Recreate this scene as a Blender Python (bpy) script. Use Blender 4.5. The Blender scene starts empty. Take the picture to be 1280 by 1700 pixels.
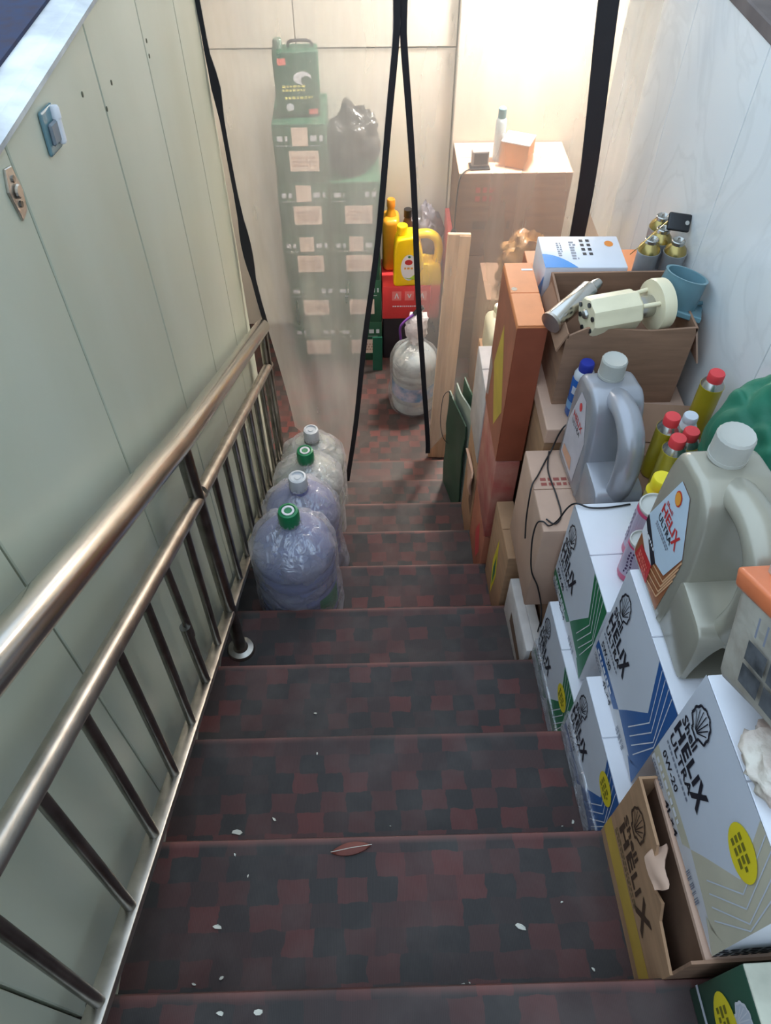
import bpy, bmesh, math, random
from mathutils import Vector, Matrix, noise
random.seed(7)
S = bpy.context.scene
COL = S.collection
R = math.radians

# ------------------------------------------------------------------ camera
cam_d = bpy.data.cameras.new('camera'); cam = bpy.data.objects.new('camera', cam_d); COL.objects.link(cam)
cam_d.sensor_fit = 'VERTICAL'; cam_d.sensor_height = 24.0; cam_d.lens = 1260.0/1700.0*24.0
cam_d.clip_start = 0.02
cam.location = (0, 0, 3.18)
cam.rotation_euler = (R(90-50.52), 0, -0.025)
S.camera = cam
# ------------------------------------------------------------------ world / exposure
W = bpy.data.worlds.new('world'); S.world = W; W.use_nodes = True
bg = W.node_tree.nodes['Background']; bg.inputs[0].default_value = (0.63, 0.81, 1.0, 1); bg.inputs[1].default_value = 1.50
S.view_settings.view_transform = 'Standard'; S.view_settings.look = 'None'
S.view_settings.gamma = 1.0; S.view_settings.exposure = 0.45; S.view_settings.use_curve_mapping = False

# ------------------------------------------------------------------ materials
def lin(c):
    return tuple(((v/255.0)/12.92 if v/255.0 <= 0.04045 else ((v/255.0+0.055)/1.055)**2.4) for v in c)
def rgba(c): return (*lin(c), 1.0)
MATS = {}
def newmat(name):
    m = bpy.data.materials.new(name); m.use_nodes = True
    nt = m.node_tree; nt.nodes.clear()
    out = nt.nodes.new('ShaderNodeOutputMaterial'); p = nt.nodes.new('ShaderNodeBsdfPrincipled')
    nt.links.new(p.outputs[0], out.inputs[0])
    return m, nt, p, out
def N(nt, t, **k):
    n = nt.nodes.new('ShaderNode'+t)
    for a, v in k.items(): setattr(n, a, v)
    return n
def mat(name, c, rough=0.5, metal=0.0, var=0.08, scale=12.0, c2=None, bump=0.0, bscale=40.0, spec=0.5, stretch=(1,1,1), trans=0.0, coat=0.0):
    if name in MATS: return MATS[name]
    m, nt, p, out = newmat(name)
    tc = N(nt, 'TexCoord'); mp = N(nt, 'Mapping'); mp.inputs['Scale'].default_value = stretch
    nt.links.new(tc.outputs['Object'], mp.inputs[0])
    nz = N(nt, 'TexNoise'); nz.inputs['Scale'].default_value = scale; nz.inputs['Detail'].default_value = 5
    nt.links.new(mp.outputs[0], nz.inputs['Vector'])
    mx = N(nt, 'Mix', data_type='RGBA')
    a = lin(c); b = lin(c2) if c2 else tuple(v*(1-var*2.2) for v in a)
    mx.inputs[6].default_value = (*a, 1); mx.inputs[7].default_value = (*b, 1)
    mr = N(nt, 'MapRange'); mr.inputs[1].default_value = 0.35; mr.inputs[2].default_value = 0.7
    nt.links.new(nz.outputs[0], mr.inputs[0]); nt.links.new(mr.outputs[0], mx.inputs[0])
    nt.links.new(mx.outputs[2], p.inputs['Base Color'])
    p.inputs['Roughness'].default_value = rough; p.inputs['Metallic'].default_value = metal
    p.inputs['Specular IOR Level'].default_value = spec
    p.inputs['Transmission Weight'].default_value = trans
    p.inputs['Coat Weight'].default_value = coat
    if bump > 0:
        n2 = N(nt, 'TexNoise'); n2.inputs['Scale'].default_value = bscale; n2.inputs['Detail'].default_value = 4
        nt.links.new(mp.outputs[0], n2.inputs['Vector'])
        bp = N(nt, 'Bump'); bp.inputs['Strength'].default_value = bump; bp.inputs['Distance'].default_value = 0.01
        nt.links.new(n2.outputs[0], bp.inputs['Height']); nt.links.new(bp.outputs[0], p.inputs['Normal'])
    MATS[name] = m
    return m
def flat(name, c, rough=0.6): return mat(name, c, rough, var=0.03, scale=30)
def film(name, c, op0, op1, rough=0.25, scale=6.0, stretch=(1,1,1), bump=0.0, bscale=25.0, gloss=0.25, transl=0.5):
    """thin clear plastic: transparent + a milky part that scatters and shines"""
    m = bpy.data.materials.new(name); m.use_nodes = True; nt = m.node_tree; nt.nodes.clear()
    out = N(nt, 'OutputMaterial'); tr = N(nt, 'BsdfTransparent'); df = N(nt, 'BsdfDiffuse'); tl = N(nt, 'BsdfTranslucent'); gl = N(nt, 'BsdfGlossy')
    df.inputs[0].default_value = rgba(c); tl.inputs[0].default_value = rgba(c); gl.inputs['Roughness'].default_value = rough
    m1 = N(nt, 'MixShader'); m1.inputs[0].default_value = transl
    nt.links.new(df.outputs[0], m1.inputs[1]); nt.links.new(tl.outputs[0], m1.inputs[2])
    m2 = N(nt, 'MixShader'); m2.inputs[0].default_value = gloss
    nt.links.new(m1.outputs[0], m2.inputs[1]); nt.links.new(gl.outputs[0], m2.inputs[2])
    tc = N(nt, 'TexCoord'); mp = N(nt, 'Mapping'); mp.inputs['Scale'].default_value = stretch
    nt.links.new(tc.outputs['Object'], mp.inputs[0])
    nz = N(nt, 'TexNoise'); nz.inputs['Scale'].default_value = scale; nz.inputs['Detail'].default_value = 4
    nt.links.new(mp.outputs[0], nz.inputs['Vector'])
    mr = N(nt, 'MapRange'); mr.inputs[1].default_value = 0.3; mr.inputs[2].default_value = 0.72; mr.inputs[3].default_value = op0; mr.inputs[4].default_value = op1
    nt.links.new(nz.outputs[0], mr.inputs[0])
    m3 = N(nt, 'MixShader'); nt.links.new(mr.outputs[0], m3.inputs[0])
    nt.links.new(tr.outputs[0], m3.inputs[1]); nt.links.new(m2.outputs[0], m3.inputs[2]); nt.links.new(m3.outputs[0], out.inputs[0])
    if bump > 0:
        n2 = N(nt, 'TexNoise'); n2.inputs['Scale'].default_value = bscale; n2.inputs['Detail'].default_value = 3; n2.inputs['Distortion'].default_value = 1.2
        nt.links.new(mp.outputs[0], n2.inputs['Vector'])
        bp = N(nt, 'Bump'); bp.inputs['Strength'].default_value = bump; bp.inputs['Distance'].default_value = 0.02
        nt.links.new(n2.outputs[0], bp.inputs['Height'])
        for s in (df, tl, gl): nt.links.new(bp.outputs[0], s.inputs['Normal'])
    MATS[name] = m
    return m

def vinyl():
    """printed vinyl: a woven check of dark red and black-green blocks with fine ribs"""
    m, nt, p, out = newmat('vinyl_print')
    L = nt.links
    tc = N(nt, 'TexCoord'); sp = N(nt, 'SeparateXYZ')
    wz = N(nt, 'TexNoise'); wz.inputs['Scale'].default_value = 26; wz.inputs['Detail'].default_value = 3; L.new(tc.outputs['Object'], wz.inputs['Vector'])
    va = N(nt, 'VectorMath', operation='MULTIPLY_ADD'); va.inputs[1].default_value = (.022, .016, 0); L.new(wz.outputs['Color'], va.inputs[0]); L.new(tc.outputs['Object'], va.inputs[2]); L.new(va.outputs[0], sp.inputs[0])
    s0 = N(nt, 'SeparateXYZ'); L.new(tc.outputs['Object'], s0.inputs[0])
    def math_(op, a, b=None, c=None):
        n = N(nt, 'Math', operation=op)
        for i, v in enumerate((a, b, c)):
            if v is None: continue
            if isinstance(v, (int, float)): n.inputs[i].default_value = v
            else: L.new(v, n.inputs[i])
        return n.outputs[0]
    row = math_('FLOOR', math_('DIVIDE', sp.outputs[1], 0.0465))
    wob = math_('MULTIPLY', math_('MODULO', row, 3.0), 0.13)
    xs = math_('ADD', math_('ADD', math_('DIVIDE', sp.outputs[0], 0.060), math_('MULTIPLY', row, 1.0)), wob)
    cellx = math_('FLOOR', xs)
    par = math_('ABSOLUTE', math_('MODULO', cellx, 2.0))
    cv = N(nt, 'CombineXYZ'); L.new(cellx, cv.inputs[0]); L.new(row, cv.inputs[1])
    wn = N(nt, 'TexWhiteNoise', noise_dimensions='3D'); L.new(cv.outputs[0], wn.inputs['Vector'])
    jit = math_('MULTIPLY', math_('SUBTRACT', wn.outputs['Value'], 0.5), 1.1)
    fac = math_('ADD', math_('MULTIPLY', par, 0.60), jit)
    fx = math_('FRACT', xs); fy = math_('FRACT', math_('DIVIDE', sp.outputs[1], 0.0465))
    big = N(nt, 'TexNoise'); big.inputs['Scale'].default_value = 3.0; big.inputs['Detail'].default_value = 6; L.new(tc.outputs['Object'], big.inputs['Vector'])
    bigm = N(nt, 'MapRange'); bigm.inputs[1].default_value = 0.35; bigm.inputs[2].default_value = 0.65; L.new(big.outputs[0], bigm.inputs[0])
    fac2 = math_('MULTIPLY', fac, math_('ADD', math_('MULTIPLY', bigm.outputs[0], 0.6), 0.4))
    fac2c = N(nt, 'Clamp'); L.new(fac2, fac2c.inputs[0])
    mx = N(nt, 'Mix', data_type='RGBA'); L.new(fac2c.outputs[0], mx.inputs[0])
    mx.inputs[6].default_value = rgba((56, 51, 50)); mx.inputs[7].default_value = rgba((100, 55, 52))
    rib = N(nt, 'TexWave', wave_type='BANDS', bands_direction='X'); rib.inputs['Scale'].default_value = 110; rib.inputs['Distortion'].default_value = 1.5
    L.new(tc.outputs['Object'], rib.inputs['Vector'])
    ribf = math_('ADD', math_('MULTIPLY', rib.outputs['Fac'], 0.14), 0.92)
    mul = N(nt, 'Mix', data_type='RGBA', blend_type='MULTIPLY'); mul.inputs[0].default_value = 1.0
    L.new(mx.outputs[2], mul.inputs[6]); L.new(ribf, mul.inputs[7])
    dust = N(nt, 'TexNoise'); dust.inputs['Scale'].default_value = 9; dust.inputs['Detail'].default_value = 8; L.new(tc.outputs['Object'], dust.inputs['Vector'])
    dm = N(nt, 'MapRange'); dm.inputs[1].default_value = 0.45; dm.inputs[2].default_value = 0.8; dm.inputs[4].default_value = 0.22; L.new(dust.outputs[0], dm.inputs[0])
    mx2 = N(nt, 'Mix', data_type='RGBA'); L.new(dm.outputs[0], mx2.inputs[0]); L.new(mul.outputs[2], mx2.inputs[6]); mx2.inputs[7].default_value = rgba((120, 112, 108))
    fr = math_('FRACT', math_('DIVIDE', math_('SUBTRACT', s0.outputs[1], 0.1875-2.94+.008), 0.294))
    ed = N(nt, 'MapRange'); ed.inputs[1].default_value = 0.945; ed.inputs[2].default_value = 0.985; L.new(fr, ed.inputs[0])
    inst = math_('LESS_THAN', s0.outputs[1], 2.845)
    wear = math_('MULTIPLY', math_('MULTIPLY', ed.outputs[0], inst), math_('ADD', math_('MULTIPLY', bigm.outputs[0], 0.5), 0.12))
    mx3 = N(nt, 'Mix', data_type='RGBA'); L.new(wear, mx3.inputs[0]); L.new(mx2.outputs[2], mx3.inputs[6]); mx3.inputs[7].default_value = rgba((142, 92, 84))
    L.new(mx3.outputs[2], p.inputs['Base Color'])
    p.inputs['Roughness'].default_value = 0.5; p.inputs['Specular IOR Level'].default_value = 0.30
    bp = N(nt, 'Bump'); bp.inputs['Strength'].default_value = 0.10; bp.inputs['Distance'].default_value = 0.001
    L.new(rib.outputs['Fac'], bp.inputs['Height']); L.new(bp.outputs[0], p.inputs['Normal'])
    return m
M_VINYL = vinyl()

def marble():
    m, nt, p, out = newmat('marble_print_board'); L = nt.links
    tc = N(nt, 'TexCoord'); nz = N(nt, 'TexNoise'); nz.inputs['Scale'].default_value = 2.2; nz.inputs['Detail'].default_value = 8; nz.inputs['Distortion'].default_value = 1.6
    L.new(tc.outputs['Object'], nz.inputs['Vector'])
    cr = N(nt, 'ValToRGB'); L.new(nz.outputs[0], cr.inputs[0])
    e = cr.color_ramp.elements; e[0].position = 0.46; e[0].color = rgba((226, 228, 228)); e[1].position = 0.54; e[1].color = rgba((228, 230, 230))
    k = cr.color_ramp.elements.new(0.5); k.color = rgba((220, 222, 222))
    L.new(cr.outputs[0], p.inputs['Base Color']); p.inputs['Roughness'].default_value = 0.22
    return m
M_MARBLE = marble()

M_PANEL = mat('cream_green_panel', (194, 199, 184), 0.38, var=0.05, scale=3, c2=(184, 188, 170), stretch=(1,1,.4))
M_GROOVE = mat('panel_groove', (92, 92, 74), 0.8)
M_PLASTER = mat('dirty_plaster', (232, 232, 232), 0.9, var=.3, scale=9, c2=(176, 176, 178), bump=.3, bscale=40)
M_NAVY = mat('navy_carpet', (48, 56, 84), 0.95, var=.3, scale=40, c2=(58, 50, 66))
M_BROWNSLAB = mat('brown_slab', (112, 100, 96), 0.8, var=.2, scale=8)
M_BACKW = mat('back_wall_paint', (222, 216, 206), 0.45, var=.05, scale=2)
M_TANW = mat('tan_lower_wall', (186, 164, 146), 0.7, var=.1, scale=5)
M_CEIL = mat('ceiling_paint', (232, 230, 226), 0.8)
M_STEEL = mat('stainless_steel', (208, 203, 196), 0.22, 1.0, var=.06, scale=5)
M_STEELD = mat('stainless_dull', (206, 198, 188), 0.36, 1.0, var=.15, scale=20)
M_BAR = mat('stainless_bar', (150, 146, 140), 0.30, 1.0, var=.2, scale=14)
M_BLACK = flat('black_binding', (34, 33, 38), 0.7)
M_BLACKP = flat('black_plastic', (30, 30, 33), 0.35)
M_KRAFT = mat('kraft_card', (182, 142, 108), 0.8, var=.1, scale=8, stretch=(1,1,6))
M_KRAFT2 = mat('brown_card', (158, 122, 98), 0.8, var=.12, scale=8, stretch=(1,1,6))
M_BIGCARD = mat('shaded_brown_card', (132, 102, 82), 0.85, var=.1, scale=8, stretch=(1,1,6))  # brown darkened to carry the shade on the big cartons' fronts
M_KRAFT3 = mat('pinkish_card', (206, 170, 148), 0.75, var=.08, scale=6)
M_KRAFTD = mat('dark_card', (112, 84, 66), 0.85, var=.12, scale=8)
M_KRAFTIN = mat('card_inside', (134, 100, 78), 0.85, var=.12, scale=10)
M_WHITE = mat('white_card', (228, 228, 234), 0.45, var=.03, scale=8)
M_WHITE2 = mat('dusty_white_card', (214, 206, 202), 0.6, var=.1, scale=14)
M_PALE = mat('pale_grey_print', (206, 210, 220), 0.4, var=.02)
M_INK = flat('black_ink', (26, 28, 40), 0.5)
M_GREYINK = flat('grey_ink', (128, 132, 146), 0.5)
M_GREEN = mat('green_print', (22, 118, 74), 0.4, var=.05)
M_BLUE = mat('blue_print', (34, 92, 158), 0.4, var=.05)
M_GOLD = mat('champagne_print', (200, 192, 170), 0.4, var=.05)
M_YEL = mat('yellow_sticker', (236, 214, 42), 0.4, var=.04)
M_DKGREEN = mat('dark_green_card', (48, 84, 66), 0.45, var=.1, scale=9)
M_GREENBOX = mat('bottle_green_card', (40, 88, 66), 0.5, var=.1, scale=9)
M_LABEL = mat('paper_label', (236, 214, 200), 0.6, var=.05)
M_ORANGE = mat('orange_card', (234, 146, 92), 0.5, var=.06)
M_ORANGED = mat('orange_brown_card', (184, 112, 84), 0.55, var=.12)
M_RED = mat('red_card', (216, 64, 66), 0.4, var=.06)
M_REDWRAP = mat('red_wrap', (186, 92, 84), 0.35, var=.25, scale=10, c2=(206, 150, 130), bump=.5, bscale=18)
M_SILVER = mat('silver_hdpe', (160, 160, 166), 0.26, 0.3, var=.05, scale=4)
M_CHAMP = mat('champagne_hdpe', (166, 161, 146), 0.26, 0.3, var=.05, scale=4)
M_GREYCAP = mat('grey_cap', (182, 180, 172), 0.45, var=.05)
M_YELJUG = mat('yellow_hdpe', (250, 206, 20), 0.3, var=.04)
M_AMBER = mat('amber_hdpe', (214, 150, 40), 0.3, var=.08)
M_REDCAP = mat('red_cap', (226, 66, 70), 0.45, var=.05)
M_YELCAN = mat('yellow_can', (196, 176, 40), 0.3, 0.2, var=.08)
M_TIN = mat('tin_plate', (190, 188, 182), 0.25, 0.9, var=.08)
M_BRASS = mat('gold_lacquer', (176, 156, 98), 0.25, 0.9, var=.08)
M_CANBODY = mat('silver_can_print', (178, 182, 186), 0.35, 0.3, var=.1)
M_IVORY = mat('ivory_plastic', (236, 224, 190), 0.35, var=.05)
M_TEAL = mat('grey_teal_plastic', (110, 146, 156), 0.3, var=.08)
M_BLUEBOT = mat('blue_bottle', (30, 92, 172), 0.25, var=.06)
M_BLUECAP = mat('blue_cap', (44, 58, 158), 0.4, var=.05)
M_PINK = mat('pink_can', (206, 74, 112), 0.3, var=.1)
M_PURPLEINK = flat('purple_ink', (72, 40, 84))
M_GREENCAP = mat('green_cap', (32, 134, 84), 0.35, var=.06)
M_WHITECAP = mat('white_cap', (206, 210, 216), 0.4, var=.04)
M_WATERJUG = mat('blue_water_jug', (136, 144, 186), 0.18, var=.08, scale=5)
M_CLEARJUG = mat('clear_water_jug', (196, 208, 212), 0.12, var=.12, scale=9)
M_BAGF = film('thin_bag_film', (240, 240, 248), .18, .66, rough=.12, scale=9, bump=1.0, bscale=20, gloss=.38, transl=.4)
M_PVC = film('soft_pvc_sheet', (236, 230, 222), .30, .50, rough=.15, scale=3.0, stretch=(3,1,.5), bump=.05, bscale=5, gloss=.08, transl=.25)
M_PVC2 = film('soft_pvc_sheet_thin', (226, 218, 208), .24, .42, rough=.15, scale=3.0, stretch=(3,1,.5), bump=.05, bscale=5, gloss=.08, transl=.15)
M_CLEARBOT = film('clear_bottle_film', (226, 222, 216), .25, .5, rough=.1, scale=12, gloss=.3)
M_GREENCLOTH = mat('green_cloth', (22, 112, 84), 0.65, var=.2, scale=7, bump=.5, bscale=14)
M_WOOD = mat('pale_wood', (226, 186, 146), 0.55, var=.12, scale=6, stretch=(8,8,.6))
M_GOLDBAG = mat('brown_gold_bag', (122, 84, 56), 0.3, var=.4, scale=9, c2=(176, 136, 80), bump=1.0, bscale=22)
M_BLACKBAG = mat('black_bag', (58, 58, 58), 0.25, var=.2, scale=10, bump=.9, bscale=20)
M_OLDPRINT = mat('worn_print_pack', (176, 170, 158), 0.5, var=.25, scale=18, c2=(150, 140, 128), bump=.3)
M_LEAF = mat('dry_leaf', (122, 60, 48), 0.6, var=.2)
M_FLECK = mat('paper_fleck', (222, 220, 208), 0.7, var=.1)
M_SOFT = mat('crumpled_film', (214, 204, 190), 0.3, var=.25, scale=16, c2=(176, 150, 138), bump=.8, bscale=30)
M_COPPER = mat('copper_print', (186, 116, 72), 0.3, .4, var=.08)
M_REDLAB = mat('red_label', (200, 48, 48), 0.4, var=.05)
M_FADEDRED = mat('faded_red', (160, 84, 74), .7)
M_PALEBLUE = mat('pale_blue_label', (196, 214, 230), 0.35, var=.03)
M_SKYBLUE = mat('sky_blue_print', (24, 138, 214), 0.4, var=.04)

# ------------------------------------------------------------------ mesh helpers
def me(bm, name='m', smooth=None):
    m = bpy.data.meshes.new(name); bm.to_mesh(m); bm.free()
    if smooth is not None:
        m.shade_smooth(); m.set_sharp_from_angle(angle=R(smooth))
    return m
def link(name, mesh, material, parent=None, loc=None):
    o = bpy.data.objects.new(name, mesh); COL.objects.link(o)
    if material is not None and mesh is not None:
        mesh.materials.clear(); mesh.materials.append(material)
    if parent: o.parent = parent
    if loc: o.location = loc
    return o
def obj(name, bm, material, parent=None, smooth=None, loc=None): return link(name, me(bm, name, smooth), material, parent, loc)
def tag(o, label, cat, group=None):
    o['label'] = label; o['category'] = cat
    if group: o['group'] = group
    return o
def thing(name, label, cat, loc=(0,0,0), rotz=0.0, group=None, rot=None):
    o = bpy.data.objects.new(name, None); COL.objects.link(o); o.location = loc
    o.rotation_euler = rot if rot else (0, 0, rotz)
    o.empty_display_size = 0.05
    return tag(o, label, cat, group)
def struct(o): o['kind'] = 'structure'; return o
def structE(name, loc=(0,0,0)):
    o = bpy.data.objects.new(name, None); COL.objects.link(o); o.location = loc; o['kind'] = 'structure'; return o
def copy_tree(o, parent=None):
    c = o.copy(); COL.objects.link(c); c.parent = parent
    for ch in list(o.children): copy_tree(ch, c)
    return c

def addbox(bm, x0, x1, y0, y1, z0, z1, mtx=None):
    vs = [bm.verts.new((x, y, z)) for x in (x0, x1) for y in (y0, y1) for z in (z0, z1)]
    F = [(0,1,3,2),(4,6,7,5),(0,4,5,1),(2,3,7,6),(0,2,6,4),(1,5,7,3)]
    for f in F: bm.faces.new([vs[i] for i in f])
    if mtx is not None: bmesh.ops.transform(bm, matrix=mtx, verts=vs)
    return vs
def box(x0, x1, y0, y1, z0, z1, bev=0.0, seg=2):
    bm = bmesh.new(); addbox(bm, x0, x1, y0, y1, z0, z1)
    if bev: bmesh.ops.bevel(bm, geom=bm.edges[:], offset=bev, segments=seg, profile=.5, affect='EDGES')
    bmesh.ops.recalc_face_normals(bm, faces=bm.faces[:])
    return bm
def lathe(prof, n=28, bm=None, center=(0,0,0), cap=True, sq=None):
    bm = bm or bmesh.new(); rings = []
    for r, z in prof:
        ring = []
        for k in range(n):
            a = 2*math.pi*k/n; rr = r
            if sq: rr = r*sq(a, z)
            ring.append(bm.verts.new((center[0]+rr*math.cos(a), center[1]+rr*math.sin(a), center[2]+z)))
        rings.append(ring)
    for a, b in zip(rings, rings[1:]):
        for k in range(n): bm.faces.new((a[k], a[(k+1) % n], b[(k+1) % n], b[k]))
    if cap:
        bm.faces.new(list(reversed(rings[0]))); bm.faces.new(rings[-1])
    return bm
def tube(path, r, n=12, bm=None, cap=True, rfun=None):
    bm = bm or bmesh.new(); P = [Vector(p) for p in path]; rings = []; up = None
    for i, p in enumerate(P):
        t = (P[min(i+1, len(P)-1)]-P[max(i-1, 0)]).normalized()
        if up is None: up = t.orthogonal().normalized()
        up = (up - t*up.dot(t)).normalized(); b = t.cross(up)
        rr = rfun(i/(len(P)-1)) if rfun else r
        rings.append([bm.verts.new(p + (up*math.cos(2*math.pi*k/n)+b*math.sin(2*math.pi*k/n))*rr) for k in range(n)])
    for a, b in zip(rings, rings[1:]):
        for k in range(n): bm.faces.new((a[k], a[(k+1) % n], b[(k+1) % n], b[k]))
    if cap:
        bm.faces.new(list(reversed(rings[0]))); bm.faces.new(rings[-1])
    return bm
def spline(pts, n=8):
    P = [Vector(p) for p in pts]; out = []
    for i in range(len(P)-1):
        p0 = P[max(i-1, 0)]; p1 = P[i]; p2 = P[i+1]; p3 = P[min(i+2, len(P)-1)]
        for k in range(n):
            t = k/n
            out.append(0.5*((2*p1)+(p2-p0)*t+(2*p0-5*p1+4*p2-p3)*t*t+(3*p1-p0-3*p2+p3)*t**3))
    out.append(P[-1]); return out
def prism(outline, d0, d1, axis='x', bev=0.0, seg=2, bm=None):
    """outline of 2-D points extruded along an axis from d0 to d1"""
    bm = bm or bmesh.new()
    def v(a, b, d): return (d, a, b) if axis == 'x' else ((a, d, b) if axis == 'y' else (a, b, d))
    A = [bm.verts.new(v(a, b, d0)) for a, b in outline]; B = [bm.verts.new(v(a, b, d1)) for a, b in outline]
    n = len(outline); fs = [bm.faces.new(A), bm.faces.new(list(reversed(B)))]
    for k in range(n): fs.append(bm.faces.new((A[(k+1) % n], A[k], B[k], B[(k+1) % n])))
    bmesh.ops.recalc_face_normals(bm, faces=fs)
    if bev:
        ed = [e for f in fs[:2] for e in f.edges]
        bmesh.ops.bevel(bm, geom=ed, offset=bev, segments=seg, profile=.5, affect='EDGES')
    return bm
def crumple(bm, amp, freq, seed=0):
    for v in bm.verts:
        d = noise.noise_vector(v.co*freq+Vector((seed*7.1, seed*3.3, seed))); v.co += d*amp
    return bm
def blob(rx, ry, rz, amp=.2, freq=6, sub=4, seed=1, floor=True, folds=0.0):
    bm = bmesh.new(); bmesh.ops.create_icosphere(bm, subdivisions=sub, radius=1.0)
    for v in bm.verts:
        n = v.co.normalized()
        f = 1+amp*noise.noise(n*freq*.35+Vector((seed, seed*2, 0)))+amp*.5*noise.noise(n*freq+Vector((seed*3, 1, seed)))
        if folds: f += folds*abs(noise.noise(n*freq*.8+Vector((0, seed, seed*5))))
        v.co = Vector((n.x*rx, n.y*ry, n.z*rz))*f
    if floor:
        for v in bm.verts: v.co.z = max(v.co.z, -rz*.75)
        for v in bm.verts: v.co.z += rz*.75
    return bm
def boolean(mesh, cutters):
    a = bpy.data.objects.new('tmp', mesh); COL.objects.link(a); cs = []
    for c in cutters:
        o = bpy.data.objects.new('tmpc', c); COL.objects.link(o); cs.append(o)
        md = a.modifiers.new('b', 'BOOLEAN'); md.object = o; md.operation = 'DIFFERENCE'; md.solver = 'EXACT'; md.use_self = True
    dg = bpy.context.evaluated_depsgraph_get(); dg.update()
    res = bpy.data.meshes.new_from_object(a.evaluated_get(dg))
    for o in cs+[a]: bpy.data.objects.remove(o)
    return res
TEXTS = {}
def text_mesh(s, size=1.0, bold=0.0, shear=0.0, w=None):
    """flat text as (verts, faces), left-bottom at 0,0; w = wanted width"""
    key = (s, bold, shear)
    if key not in TEXTS:
        cu = bpy.data.curves.new('t', 'FONT'); cu.body = s; cu.size = 1.0; cu.offset = bold; cu.shear = shear; cu.resolution_u = 2; cu.space_character = 1.16 if bold > .03 else 1.04
        o = bpy.data.objects.new('t', cu); COL.objects.link(o)
        dg = bpy.context.evaluated_depsgraph_get(); dg.update()
        m = bpy.data.meshes.new_from_object(o.evaluated_get(dg))
        vs = [tuple(v.co) for v in m.vertices]; fs = [tuple(p.vertices) for p in m.polygons]
        bpy.data.objects.remove(o); bpy.data.meshes.remove(m)
        x0 = min(v[0] for v in vs); x1 = max(v[0] for v in vs); y0 = min(v[1] for v in vs); y1 = max(v[1] for v in vs)
        TEXTS[key] = ([((v[0]-x0)/(x1-x0), (v[1]-y0)/(y1-y0)) for v in vs], fs)
    return TEXTS[key]

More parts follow.
